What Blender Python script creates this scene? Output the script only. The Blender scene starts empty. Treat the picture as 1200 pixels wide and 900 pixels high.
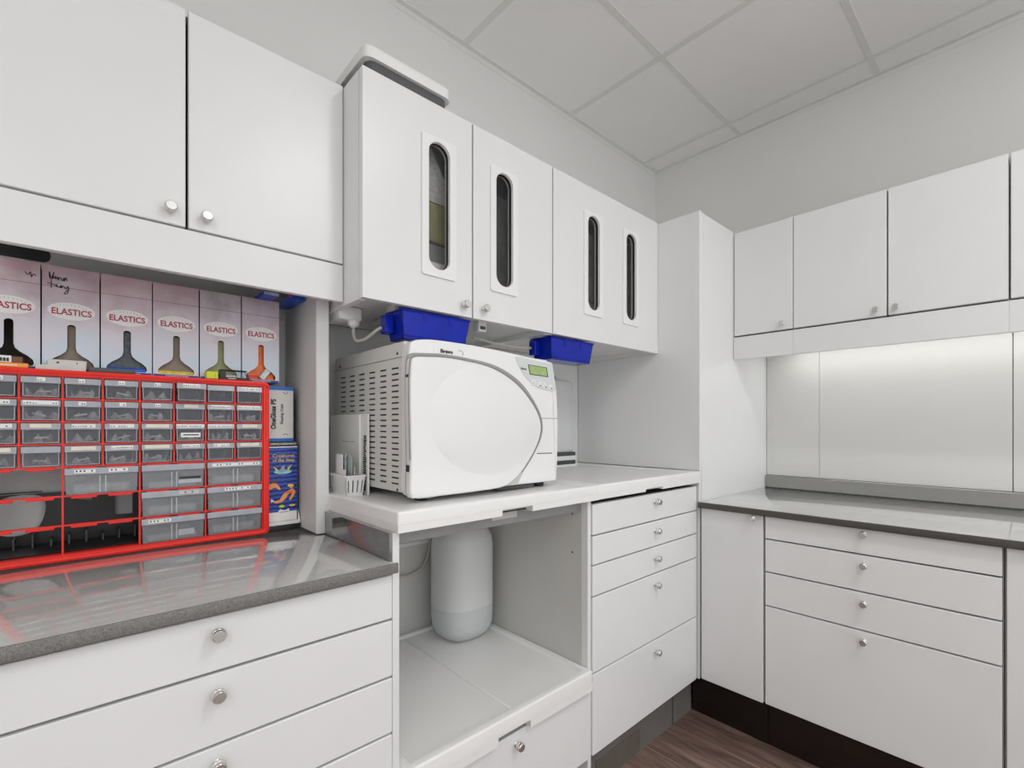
import bpy, bmesh, math, random
from mathutils import Vector, Matrix
from mathutils.geometry import tessellate_polygon
random.seed(4)
SC = bpy.context.scene
COL = SC.collection

# ------------------------------------------------------------------ materials
def new_mat(name):
    m = bpy.data.materials.new(name); m.use_nodes = True
    nt = m.node_tree; b = nt.nodes['Principled BSDF']
    return m, nt, b

def pmat(name, col, rough=.5, metal=0, spec=.5, coat=0, noise=0, nscale=40, bump=0, bscale=200, trans=0, alpha=1):
    m, nt, b = new_mat(name)
    b.inputs['Base Color'].default_value = (*col, 1)
    b.inputs['Roughness'].default_value = rough
    b.inputs['Metallic'].default_value = metal
    b.inputs['Specular IOR Level'].default_value = spec
    b.inputs['Coat Weight'].default_value = coat
    b.inputs['Coat Roughness'].default_value = .06
    b.inputs['Transmission Weight'].default_value = trans
    tc = nt.nodes.new('ShaderNodeTexCoord')
    if noise:
        n = nt.nodes.new('ShaderNodeTexNoise'); n.inputs['Scale'].default_value = nscale; n.inputs['Detail'].default_value = 4
        nt.links.new(tc.outputs['Object'], n.inputs['Vector'])
        r = nt.nodes.new('ShaderNodeValToRGB')
        r.color_ramp.elements[0].position = .3; r.color_ramp.elements[1].position = .7
        r.color_ramp.elements[0].color = tuple(c*(1-noise) for c in col) + (1,)
        r.color_ramp.elements[1].color = tuple(min(1, c*(1+noise)) for c in col) + (1,)
        nt.links.new(n.outputs['Fac'], r.inputs['Fac']); nt.links.new(r.outputs['Color'], b.inputs['Base Color'])
    if bump:
        n = nt.nodes.new('ShaderNodeTexNoise'); n.inputs['Scale'].default_value = bscale; n.inputs['Detail'].default_value = 3
        nt.links.new(tc.outputs['Object'], n.inputs['Vector'])
        bp = nt.nodes.new('ShaderNodeBump'); bp.inputs['Strength'].default_value = bump; bp.inputs['Distance'].default_value = .002
        nt.links.new(n.outputs['Fac'], bp.inputs['Height']); nt.links.new(bp.outputs['Normal'], b.inputs['Normal'])
    return m

def see_through(name, col, rough, clear, noise=0, nscale=60):
    """translucent / glazed material: transparent mixed with a glossy-diffuse shell"""
    m = pmat(name, col, rough, noise=noise, nscale=nscale)
    nt = m.node_tree; b = nt.nodes['Principled BSDF']; out = nt.nodes['Material Output']
    t = nt.nodes.new('ShaderNodeBsdfTransparent'); mx = nt.nodes.new('ShaderNodeMixShader')
    mx.inputs['Fac'].default_value = clear
    nt.links.new(b.outputs['BSDF'], mx.inputs[1]); nt.links.new(t.outputs['BSDF'], mx.inputs[2])
    nt.links.new(mx.outputs['Shader'], out.inputs['Surface'])
    return m

def emit(name, col, s):
    m, nt, b = new_mat(name)
    b.inputs['Base Color'].default_value = (*col, 1)
    b.inputs['Emission Color'].default_value = (*col, 1); b.inputs['Emission Strength'].default_value = s
    return m

M = {}
M['cab'] = pmat('cabinet_white_laminate', (.80, .806, .81), .32, noise=.012, nscale=5)
M['cab2'] = pmat('carcass_white', (.74, .74, .73), .5, noise=.01, nscale=5)
M['inner'] = pmat('carcass_inside_shade_grey', (.06, .06, .06), .6, noise=.02, nscale=5)  # near-black colour puts deep shade into the gaps between fronts
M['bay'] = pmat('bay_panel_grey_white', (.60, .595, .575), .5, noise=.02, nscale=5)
M['wall'] = pmat('painted_wall', (.80, .80, .79), .75, noise=.01, nscale=3, bump=.06, bscale=300)
M['tile'] = pmat('ceiling_tile', (.93, .93, .92), .85, noise=.012, nscale=4, bump=.1, bscale=250)
M['tbar'] = pmat('ceiling_bar', (.80, .805, .78), .45, noise=.01)
M['tgap'] = pmat('ceiling_shadow_gap', (.25, .25, .24), .8, noise=.05)
M['panel'] = pmat('backsplash_laminate', (.71, .712, .70), .32, noise=.012, nscale=5)
M['abs'] = pmat('white_moulded_plastic', (.86, .86, .855), .28, noise=.01, nscale=6)
M['mach'] = pmat('machine_white', (.86, .86, .86), .3, coat=.15, noise=.008, nscale=6)
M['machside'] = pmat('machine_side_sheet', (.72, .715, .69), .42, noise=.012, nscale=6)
M['door_dish'] = pmat('machine_door_white', (.85, .85, .85), .26, coat=.2, noise=.008, nscale=6)
M['metal'] = pmat('satin_nickel', (.74, .73, .71), .25, metal=1, noise=.05, nscale=300)
M['steel'] = pmat('dark_steel', (.33, .32, .31), .3, metal=.8, noise=.05, nscale=200)
M['dark'] = pmat('black_plastic', (.014, .014, .015), .4, noise=.2, nscale=60)
M['sgrey'] = pmat('stored_box_grey', (.32, .32, .31), .5, noise=.15, nscale=40)
M['dgrey'] = pmat('dark_grey_plastic', (.07, .075, .08), .45, noise=.12, nscale=60)
M['mesh'] = pmat('grey_filter_mesh', (.11, .11, .115), .8, noise=.5, nscale=500, bump=.5, bscale=600)
M['mgrey'] = pmat('mid_grey_plastic', (.33, .33, .33), .5, noise=.05)
M['groove_shade'] = pmat('grey_groove_shade', (.26, .26, .26), .5, noise=.05)  # painted shade for the groove round the steriliser door
M['lgrey'] = pmat('light_grey_plastic', (.60, .60, .575), .45, noise=.03)
M['counter'] = pmat('grey_solid_surface', (.56, .562, .552), .09, spec=1.0, coat=1.0, noise=.10, nscale=700)
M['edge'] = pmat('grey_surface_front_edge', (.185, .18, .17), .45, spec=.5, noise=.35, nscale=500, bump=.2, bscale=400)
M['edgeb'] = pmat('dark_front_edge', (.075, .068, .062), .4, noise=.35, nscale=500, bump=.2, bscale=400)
M['upsd'] = pmat('polished_dark_upstand', (.12, .118, .115), .05, spec=1.0, coat=.8, noise=.1, nscale=600)
M['upst'] = pmat('grey_upstand_surface', (.28, .28, .27), .12, spec=.8, coat=.3, noise=.1, nscale=600)
M['red'] = pmat('red_plastic', (.86, .035, .025), .32, spec=.35, noise=.05, nscale=30)
M['blue'] = pmat('blue_bin_plastic', (.003, .018, .38), .16, spec=.3, noise=.12, nscale=20)
M['kick'] = pmat('grey_toe_kick', (.17, .16, .15), .4, noise=.06, nscale=20)
M['kickb'] = pmat('brown_black_toe_kick', (.012, .007, .006), .22, spec=.5, noise=.15, nscale=30)
M['kickp'] = pmat('brown_toe_kick_patch', (.13, .115, .10), .4, noise=.08, nscale=20)
M['drawer'] = see_through('clear_drawer_plastic', (.22, .235, .27), .2, .76, noise=.10, nscale=60)
M['drawerb'] = see_through('hazy_drawer_plastic', (.38, .395, .42), .22, .60, noise=.08, nscale=40)
M['lip'] = see_through('clear_drawer_lip', (.50, .52, .58), .2, .25, noise=.08, nscale=60)
M['rib'] = see_through('clear_drawer_rib', (.62, .63, .67), .2, .35, noise=.03)
M['bag'] = see_through('clear_bag_film', (.90, .90, .88), .12, .25, noise=.25, nscale=90)
M['paper'] = pmat('white_paper', (.86, .86, .84), .6, noise=.02)
M['cream'] = pmat('cream_paper', (.80, .75, .63), .6, noise=.04)
M['ink'] = pmat('black_ink', (.015, .014, .014), .5, noise=.1)
M['inkr'] = pmat('crimson_ink', (.42, .015, .06), .5, noise=.1)
M['inkb'] = pmat('navy_strip', (.012, .03, .30), .4, noise=.1, nscale=20)
M['glass'] = see_through('smoked_glass', (.07, .075, .075), .06, .84, noise=.05)
M['cardin'] = pmat('carton_inside_brown', (.27, .22, .175), .7, noise=.1, nscale=30)
M['cside'] = pmat('carton_side_dark', (.035, .03, .03), .6, noise=.1)
M['jug'] = pmat('frosted_jug', (.66, .675, .67), .38, noise=.012, nscale=8)
M['liquid'] = pmat('jug_liquid_shade', (.56, .585, .59), .35, noise=.012, nscale=8)
M['white'] = pmat('white_plastic', (.84, .84, .83), .35, noise=.01)
M['screen'] = pmat('green_lcd', (.36, .50, .17), .25, noise=.12, nscale=40)
M['fascia'] = pmat('grey_blue_control_film', (.66, .70, .71), .35, noise=.01)
M['orange'] = pmat('orange_plastic', (.90, .32, .06), .4, noise=.06, nscale=50)
M['orangebag'] = pmat('orange_packets', (.85, .17, .02), .35, noise=.25, nscale=60)
M['redbag'] = pmat('red_packets', (.65, .05, .03), .35, noise=.2, nscale=60)
M['yellowbag'] = pmat('yellow_packets', (.62, .48, .04), .35, noise=.3, nscale=90)
M['olivebag'] = pmat('olive_card', (.34, .33, .16), .5, noise=.15, nscale=40)
M['bluebag'] = pmat('blue_packets', (.01, .08, .55), .35, noise=.2, nscale=60)
M['darkbag'] = pmat('dark_slate_packets', (.06, .07, .085), .35, noise=.5, nscale=120)
M['silver'] = pmat('silver_foil', (.55, .55, .56), .35, metal=.3, noise=.3, nscale=100)
M['lime'] = pmat('lime_plastic', (.62, .68, .02), .35, noise=.05)
M['skin'] = pmat('printed_skin_orange', (.85, .34, .10), .5, noise=.1, nscale=80)
M['hair'] = pmat('printed_yellow', (.85, .60, .08), .5, noise=.1, nscale=80)
M['brown'] = pmat('printed_brown', (.16, .06, .03), .5, noise=.1)
M['teal'] = pmat('printed_teal', (.25, .62, .66), .5, noise=.15, nscale=80)
M['royal'] = pmat('royal_blue_print', (.01, .13, .52), .4, noise=.05)
M['cable'] = pmat('cable_light_grey', (.50, .49, .44), .5, noise=.03)
M['cabled'] = pmat('cable_dark_grey', (.10, .095, .085), .5, noise=.05)
M['blister'] = pmat('blue_grey_blister', (.40, .47, .49), .35, noise=.1, nscale=90)
M['led'] = emit('lamp_diffuser', (1, .985, .95), 3.0)
M['tube'] = emit('under_cabinet_tube', (1, .98, .94), 4.0)

# speckled printed art of the elastics cartons: pink clouds turning to pale blue low down
def art_mat(name, pink, z0, z1, seed):
    m, nt, b = new_mat(name)
    b.inputs['Roughness'].default_value = .42
    g = nt.nodes.new('ShaderNodeNewGeometry')
    sx = nt.nodes.new('ShaderNodeSeparateXYZ'); nt.links.new(g.outputs['Position'], sx.inputs[0])
    mr = nt.nodes.new('ShaderNodeMapRange'); mr.inputs['From Min'].default_value = z0; mr.inputs['From Max'].default_value = z1
    nt.links.new(sx.outputs['Z'], mr.inputs['Value'])
    n = nt.nodes.new('ShaderNodeTexNoise'); n.inputs['Scale'].default_value = 26; n.inputs['Detail'].default_value = 3
    mp = nt.nodes.new('ShaderNodeMapping'); mp.inputs['Location'].default_value = (seed, seed*1.7, 0)
    nt.links.new(g.outputs['Position'], mp.inputs['Vector']); nt.links.new(mp.outputs['Vector'], n.inputs['Vector'])
    ad = nt.nodes.new('ShaderNodeMath'); ad.operation = 'MULTIPLY_ADD'
    nt.links.new(n.outputs['Fac'], ad.inputs[0]); ad.inputs[1].default_value = .8; 
    nt.links.new(mr.outputs['Result'], ad.inputs[2])
    r = nt.nodes.new('ShaderNodeValToRGB'); e = r.color_ramp.elements
    e[0].position = .35; e[0].color = (.56, .66, .76, 1)
    e[1].position = 1.0; e[1].color = (*pink, 1)
    x = e.new(.62); x.color = (.70, .64, .69, 1)
    sc = nt.nodes.new('ShaderNodeMath'); sc.operation = 'MULTIPLY'; sc.inputs[1].default_value = .72
    nt.links.new(ad.outputs[0], sc.inputs[0]); nt.links.new(sc.outputs[0], r.inputs['Fac'])
    nt.links.new(r.outputs['Color'], b.inputs['Base Color'])
    return m

def floor_mat():
    m, nt, b = new_mat('dark_wood_planks')
    tc = nt.nodes.new('ShaderNodeTexCoord')
    br = nt.nodes.new('ShaderNodeTexBrick'); br.offset = .37
    br.inputs['Scale'].default_value = 1; br.inputs['Brick Width'].default_value = 1.2; br.inputs['Row Height'].default_value = .185
    br.inputs['Mortar Size'].default_value = .0016; br.inputs['Mortar'].default_value = (.008, .006, .005, 1)
    br.inputs['Color1'].default_value = (.185, .122, .10, 1); br.inputs['Color2'].default_value = (.25, .17, .14, 1)
    mp0 = nt.nodes.new('ShaderNodeMapping'); mp0.inputs['Location'].default_value = (.25, -.10, 0)
    nt.links.new(tc.outputs['Object'], mp0.inputs['Vector']); nt.links.new(mp0.outputs['Vector'], br.inputs['Vector'])
    mp = nt.nodes.new('ShaderNodeMapping'); mp.inputs['Scale'].default_value = (1.7, 15, 1)
    nt.links.new(tc.outputs['Object'], mp.inputs['Vector'])
    n = nt.nodes.new('ShaderNodeTexNoise'); n.inputs['Scale'].default_value = 1.8; n.inputs['Detail'].default_value = 9; n.inputs['Distortion'].default_value = 1.1
    nt.links.new(mp.outputs['Vector'], n.inputs['Vector'])
    r = nt.nodes.new('ShaderNodeValToRGB')
    r.color_ramp.elements[0].position = .34; r.color_ramp.elements[0].color = (.55, .52, .50, 1)
    r.color_ramp.elements[1].position = .72; r.color_ramp.elements[1].color = (1.6, 1.6, 1.62, 1)
    nt.links.new(n.outputs['Fac'], r.inputs['Fac'])
    mx = nt.nodes.new('ShaderNodeMixRGB'); mx.blend_type = 'MULTIPLY'; mx.inputs['Fac'].default_value = 1
    nt.links.new(br.outputs['Color'], mx.inputs[1]); nt.links.new(r.outputs['Color'], mx.inputs[2])
    nt.links.new(mx.outputs['Color'], b.inputs['Base Color'])
    b.inputs['Roughness'].default_value = .42
    bp = nt.nodes.new('ShaderNodeBump'); bp.inputs['Strength'].default_value = .15; bp.inputs['Distance'].default_value = .001
    nt.links.new(n.outputs['Fac'], bp.inputs['Height']); nt.links.new(bp.outputs['Normal'], b.inputs['Normal'])
    return m
M['floor'] = floor_mat()

def wave_mat():
    m, nt, b = new_mat('printed_sea_waves')
    g = nt.nodes.new('ShaderNodeNewGeometry')
    w = nt.nodes.new('ShaderNodeTexWave'); w.bands_direction = 'Z'; w.inputs['Scale'].default_value = 26; w.inputs['Distortion'].default_value = 2.2; w.inputs['Detail'].default_value = 1; w.inputs['Detail Scale'].default_value = 3
    nt.links.new(g.outputs['Position'], w.inputs['Vector'])
    r = nt.nodes.new('ShaderNodeValToRGB')
    r.color_ramp.elements[0].position = .25; r.color_ramp.elements[0].color = (.006, .012, .10, 1)
    r.color_ramp.elements[1].position = .5; r.color_ramp.elements[1].color = (.03, .085, .46, 1)
    nt.links.new(w.outputs['Fac'], r.inputs['Fac']); nt.links.new(r.outputs['Color'], b.inputs['Base Color'])
    b.inputs['Roughness'].default_value = .35
    return m
M['waves'] = wave_mat()

# ------------------------------------------------------------------ mesh builder
class MB:
    def __init__(s):
        s.bm = bmesh.new(); s.mats = []
    def mi(s, m):
        m = M[m] if isinstance(m, str) else m
        if m not in s.mats: s.mats.append(m)
        return s.mats.index(m)
    def _merge(s, b, m):
        i = s.mi(m)
        for f in b.faces: f.material_index = i
        t = bpy.data.meshes.new('t'); b.to_mesh(t); b.free()
        s.bm.from_mesh(t); bpy.data.meshes.remove(t)
    def box(s, x0, x1, y0, y1, z0, z1, m, bev=0, seg=2, mat4=None):
        b = bmesh.new()
        bmesh.ops.create_cube(b, size=1, matrix=Matrix.Translation(((x0+x1)/2, (y0+y1)/2, (z0+z1)/2)) @ Matrix.Diagonal((abs(x1-x0), abs(y1-y0), abs(z1-z0), 1)))
        if bev: bmesh.ops.bevel(b, geom=b.edges[:], offset=min(bev, .49*min(abs(x1-x0), abs(y1-y0), abs(z1-z0))), segments=seg, profile=.5, affect='EDGES')
        if mat4: bmesh.ops.transform(b, matrix=mat4, verts=b.verts)
        s._merge(b, m); return s
    def prism(s, outer, axis, a0, a1, m, holes=(), bev=0, mside=None):
        """2-D outline extruded along axis; axis 'x': outline (y,z); 'y': (x,z); 'z': (x,y)"""
        def P(p, a):
            return (a, p[0], p[1]) if axis == 'x' else (p[0], a, p[1]) if axis == 'y' else (p[0], p[1], a)
        b = bmesh.new(); loops = [list(outer)] + [list(h) for h in holes]
        tris = tessellate_polygon([[Vector((p[0], p[1], 0)) for p in l] for l in loops])
        lo = [[b.verts.new(P(p, a0)) for p in l] for l in loops]; hi = [[b.verts.new(P(p, a1)) for p in l] for l in loops]
        fl = [v for l in lo for v in l]; fh = [v for l in hi for v in l]
        if not holes:
            b.faces.new(lo[0]); b.faces.new(hi[0])
        else:
            for t in tris:
                try: b.faces.new([fl[i] for i in t]); b.faces.new([fh[i] for i in t])
                except ValueError: pass
        cap = len(b.faces)
        for l, h in zip(lo, hi):
            for i in range(len(l)):
                j = (i+1) % len(l); b.faces.new((l[i], l[j], h[j], h[i]))
        bmesh.ops.recalc_face_normals(b, faces=b.faces[:])
        if bev and not holes:
            ed = [e for e in b.edges if any(len(f.verts) > 4 or f in b.faces[:cap] for f in e.link_faces) and e.verts[0] in hi[0] and e.verts[1] in hi[0]]
            bmesh.ops.bevel(b, geom=ed, offset=bev, segments=3, profile=.5, affect='EDGES')
        s._merge(b, m); return s
    def lathe(s, o, axis, prof, m, seg=24, sup=2.0, sx=1, sy=1):
        """profile [(radius, height)] turned about axis through o; sup > 2 squares the section"""
        b = bmesh.new(); ax = Vector(axis).normalized(); q = Vector((0, 0, 1)).rotation_difference(ax).to_matrix()
        rings = []
        for r, h in prof:
            ring = []
            for i in range(seg):
                t = 2*math.pi*(i+.5)/seg; c, d = math.cos(t), math.sin(t)
                k = (abs(c)**sup + abs(d)**sup)**(-1/sup)
                ring.append(b.verts.new(Vector(o) + q @ Vector((r*k*c*sx, r*k*d*sy, h))))
            rings.append(ring)
        for a, c in zip(rings, rings[1:]):
            for i in range(seg):
                j = (i+1) % seg; b.faces.new((a[i], a[j], c[j], c[i]))
        b.faces.new(rings[0][::-1]); b.faces.new(rings[-1])
        bmesh.ops.recalc_face_normals(b, faces=b.faces[:])
        s._merge(b, m); return s
    def tube(s, pts, r, m, seg=8):
        b = bmesh.new(); pts = [Vector(p) for p in pts]; rings = []
        for i, p in enumerate(pts):
            d = (pts[min(i+1, len(pts)-1)] - pts[max(i-1, 0)]).normalized()
            u = d.cross(Vector((0, 0, 1)) if abs(d.z) < .9 else Vector((1, 0, 0))).normalized(); w = d.cross(u)
            rings.append([b.verts.new(p + r*(math.cos(2*math.pi*k/seg)*u + math.sin(2*math.pi*k/seg)*w)) for k in range(seg)])
        for a, c in zip(rings, rings[1:]):
            for i in range(seg):
                j = (i+1) % seg; b.faces.new((a[i], a[j], c[j], c[i]))
        b.faces.new(rings[0]); b.faces.new(rings[-1][::-1])
        bmesh.ops.recalc_face_normals(b, faces=b.faces[:])
        s._merge(b, m); return s
    def plate(s, outline, x0, x1, bv, m):
        """plate facing +x with its front edge rounded over a width bv; outline (y,z)"""
        n = len(outline); area = sum(outline[i][0]*outline[(i+1) % n][1]-outline[(i+1) % n][0]*outline[i][1] for i in range(n))
        sg = 1 if area > 0 else -1; nor = []
        for i in range(n):
            a, c = Vector(outline[i-1]), Vector(outline[(i+1) % n]); d = (c-a).normalized(); nor.append(Vector((-d.y, d.x))*sg)
        b = bmesh.new(); rings = []
        for k, (o, x) in enumerate([(0, x0), (0, x1-bv)] + [(bv*(1-math.cos(t)), x1-bv+bv*math.sin(t)) for t in (math.pi/8, math.pi/4, 3*math.pi/8, math.pi/2)]):
            rings.append([b.verts.new((x, p[0]+nor[i].x*o, p[1]+nor[i].y*o)) for i, p in enumerate(outline)])
        for q, w in zip(rings, rings[1:]):
            for i in range(n): b.faces.new((q[i], q[(i+1) % n], w[(i+1) % n], w[i]))
        b.faces.new(rings[0]); b.faces.new(rings[-1])
        bmesh.ops.recalc_face_normals(b, faces=b.faces[:]); s._merge(b, m); return s
    def hull(s, pts, m):
        b = bmesh.new()
        for p in pts: b.verts.new(p)
        r = bmesh.ops.convex_hull(b, input=b.verts[:])
        bmesh.ops.recalc_face_normals(b, faces=b.faces[:])
        s._merge(b, m); return s

ORG = {}
def link(name, mb, parent=None, origin=None, angle=35):
    me = bpy.data.meshes.new(name)
    if origin is None:
        vs = [v.co for v in mb.bm.verts]
        lo = [min(v[i] for v in vs) for i in range(3)]; hi = [max(v[i] for v in vs) for i in range(3)]
        origin = ((lo[0]+hi[0])/2, (lo[1]+hi[1])/2, lo[2])
    origin = Vector(origin)
    bmesh.ops.translate(mb.bm, verts=mb.bm.verts[:], vec=-origin)
    mb.bm.to_mesh(me); mb.bm.free()
    for m in mb.mats: me.materials.append(m)
    for p in me.polygons: p.use_smooth = len(p.vertices) < 9
    me.set_sharp_from_angle(angle=math.radians(angle))
    o = bpy.data.objects.new(name, me); COL.objects.link(o)
    ORG[o] = origin
    if parent is not None:
        o.parent = parent; o.location = origin - ORG[parent]
    else: o.location = origin
    return o
def tag(o, label, cat, group=None, kind=None):
    o['label'] = label; o['category'] = cat
    if group: o['group'] = group
    if kind: o['kind'] = kind
    return o
def thing(name, loc, label, cat, group=None):
    o = bpy.data.objects.new(name, None); COL.objects.link(o); o.location = loc
    o.empty_display_size = .05; ORG[o] = Vector(loc)
    return tag(o, label, cat, group)
def struct(name, mb):
    o = link(name, mb); o['kind'] = 'structure'; return o

def text_part(name, body, size, pos, face, m, parent, width=None, rot=0, ext=.0004, align='CENTER', bold=0):
    """writing as a thin mesh; face 'x' reads on a +x facing surface, 'y' on a -y facing surface"""
    cu = bpy.data.curves.new('t', 'FONT'); cu.body = body; cu.size = size; cu.extrude = ext
    cu.offset = bold; cu.align_x = align; cu.align_y = 'CENTER'; cu.resolution_u = 3
    t = bpy.data.objects.new('t', cu); COL.objects.link(t)
    dg = bpy.context.evaluated_depsgraph_get(); me = bpy.data.meshes.new_from_object(t.evaluated_get(dg))
    bpy.data.objects.remove(t); bpy.data.curves.remove(cu)
    if width:
        xs = [v.co.x for v in me.vertices]; w = max(xs)-min(xs)
        me.transform(Matrix.Diagonal((width/w, 1, 1, 1)))
    R = Matrix(((0, 0, 1), (1, 0, 0), (0, 1, 0))) if face == 'x' else Matrix(((1, 0, 0), (0, 0, -1), (0, 1, 0)))
    me.transform(R.to_4x4() @ Matrix.Rotation(rot, 4, 'Z'))
    me.name = name; me.materials.clear(); me.materials.append(M[m])
    o = bpy.data.objects.new(name, me); COL.objects.link(o)
    ORG[o] = Vector(pos); o.parent = parent; o.location = Vector(pos) - ORG[parent]
    return o

def rrect(a0, a1, b0, b1, r, n=5):
    pts = []
    for cx, cy, s in ((a1-r, b1-r, 0), (a0+r, b1-r, 90), (a0+r, b0+r, 180), (a1-r, b0+r, 270)):
        for i in range(n+1):
            t = math.radians(s + 90*i/n); pts.append((cx + r*math.cos(t), cy + r*math.sin(t)))
    return pts
def ell(cy, cz, ry, rz, n=28):
    return [(cy + ry*math.cos(2*math.pi*i/n), cz + rz*math.sin(2*math.pi*i/n)) for i in range(n)]
def smooth_line(p, n=6, closed=True):
    """centripetal Catmull-Rom through the points"""
    out = []; N = len(p)
    for i in range(N if closed else N-1):
        g = (lambda k: Vector(p[k % N])) if closed else (lambda k: Vector(p[max(0, min(N-1, k))]))
        a, b, c, d = g(i-1), g(i), g(i+1), g(i+2)
        if not closed and i == 0: a = b - (c-b)
        if not closed and i == N-2: d = c + (c-b)
        t0 = 0; t1 = t0 + max(1e-4, (b-a).length**.5); t2 = t1 + max(1e-4, (c-b).length**.5); t3 = t2 + max(1e-4, (d-c).length**.5)
        for j in range(n):
            t = t1 + (t2-t1)*j/n
            A1 = (t1-t)/(t1-t0)*a + (t-t0)/(t1-t0)*b; A2 = (t2-t)/(t2-t1)*b + (t-t1)/(t2-t1)*c; A3 = (t3-t)/(t3-t2)*c + (t-t2)/(t3-t2)*d
            B1 = (t2-t)/(t2-t0)*A1 + (t-t0)/(t2-t0)*A2; B2 = (t3-t)/(t3-t1)*A2 + (t-t1)/(t3-t1)*A3
            out.append(tuple((t2-t)/(t2-t1)*B1 + (t-t1)/(t2-t1)*B2))
    if not closed: out.append(tuple(p[-1]))
    return out

# ------------------------------------------------------------------ room shell
XW, YW, CZ = -1.62, 2.445, 2.70
XR, YF = 2.3, -1.9
struct('floor', MB().box(XW-.1, XR+.1, YF-.1, YW+.1, -.08, 0, 'floor'))
struct('wall_left', MB().box(XW-.1, XW, YF-.1, YW+.1, 0, CZ+.1, 'wall'))
struct('wall_back', MB().box(XW, XR, YW, YW+.1, 0, CZ+.1, 'wall'))
# right wall left out so that bright world light comes in as fill
struct('wall_front', MB().box(XW, XR, YF-.1, YF, 0, CZ+.1, 'wall'))
# suspended ceiling: tiles 0.61 m, bars 24 mm; the first row by the left wall and the strip by the back wall are cut
c = MB(); c.box(XW, XR, YF, YW, CZ+.03, CZ+.08, 'tgap')
gx = [-1.094 + .61*i for i in range(0, 6)]; gy = [2.303 - .61*i for i in range(0, 7)]
xe = [XW] + gx + [XR]; ye = [YF] + sorted(gy) + [YW]
def lit(x, y):
    return any(a-.01 < x < a+1.23 and b-.01 < y < b+.62 for a, b in ((.126, .473), (.736, -1.357)))
for i in range(len(xe)-1):
    for j in range(len(ye)-1):
        if lit((xe[i]+xe[i+1])/2, (ye[j]+ye[j+1])/2): continue
        c.box(xe[i]+.004, xe[i+1]-.004, ye[j]+.004, ye[j+1]-.004, CZ+.002, CZ+.02, 'tile', .002, 1)
for x in gx:
    if x < XR: c.box(x-.012, x+.012, YF, YW, CZ-.0005, CZ+.004, 'tbar')
for y in gy:
    c.box(XW, XR, y-.012, y+.012, CZ-.0005, CZ+.0035, 'tbar')
struct('ceiling', c)
t = MB(); t.box(XW, XW+.022, YF, YW, CZ-.002, CZ+.002, 'tbar'); t.box(XW, XW+.002, YF, YW, CZ-.022, CZ, 'tbar')
struct('trim_1', t)
t = MB(); t.box(XW+.023, XR, YW-.022, YW, CZ-.002, CZ+.002, 'tbar'); t.box(XW+.023, XR, YW-.002, YW, CZ-.022, CZ, 'tbar')
struct('trim_2', t)

# ------------------------------------------------------------------ light fixtures and lamps
def troffer(x, y, label):
    r = thing('ceiling_light', (x+.61, y+.305, CZ), label, 'light')
    f = MB(); f.prism([(x+.01, y+.01), (x+1.21, y+.01), (x+1.21, y+.60), (x+.01, y+.60)], 'z', CZ-.001, CZ+.028, 'white', holes=[[(x+.05, y+.05), (x+1.17, y+.05), (x+1.17, y+.56), (x+.05, y+.56)]])
    link('frame', f, r)
    link('diffuser', MB().box(x+.05, x+1.17, y+.05, y+.56, CZ+.008, CZ+.014, 'led'), r)
troffer(.126, .473, 'ceiling light panel above the middle of the room')
troffer(.736, -1.357, 'added ceiling fill light panel behind the camera')  # unseen panel, added for fill
def area(name, loc, sx, sy, power, col=(1, .985, .955), rot=(0, 0, 0)):
    l = bpy.data.lights.new(name, 'AREA'); l.shape = 'RECTANGLE'; l.size = sx; l.size_y = sy; l.energy = power; l.color = col
    o = bpy.data.objects.new(name, l); COL.objects.link(o); o.location = loc; o.rotation_euler = rot
    return o
area('ceiling_lamp', (.70, .98, CZ-.01), 1.1, .13, 13.5, (1, .99, .97))
area('ceiling_lamp', (1.346, -1.05, CZ-.01), 1.1, .5, 16, (1, .99, .97))  # fill lamp of the added rear panel

# ------------------------------------------------------------------ cabinet helpers
def knob(parent, p, axis):
    """turned satin knob: foot, waist, ribbed head"""
    prof = [(.0065, 0), (.0065, .0015), (.0050, .003), (.0046, .010), (.0080, .0115), (.0108, .0130), (.0114, .0145), (.0114, .0160), (.0106, .0172), (.0096, .0176), (.0096, .0186), (.0108, .0192), (.0110, .0215), (.0100, .0245), (.0086, .0256)]
    return link('knob', MB().lathe(p, axis, prof, 'metal', 28), parent, origin=p)

def front(parent, face, s0, s1, z0, z1, pl, name='drawer', kn=None, th=.018, m='cab'):
    """door or drawer front; face 'x' looks to +x at x = pl, face 'y' looks to -y at y = pl; kn = (s, z)"""
    b = MB()
    if face == 'x': b.box(pl-th, pl, s0, s1, z0, z1, m, .0015, 1)
    else: b.box(s0, s1, pl, pl+th, z0, z1, m, .0015, 1)
    o = link(name, b, parent)
    if kn:
        knob(o, (pl, kn[0], kn[1]) if face == 'x' else (kn[0], pl, kn[1]), (1, 0, 0) if face == 'x' else (0, -1, 0))
    return o

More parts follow.
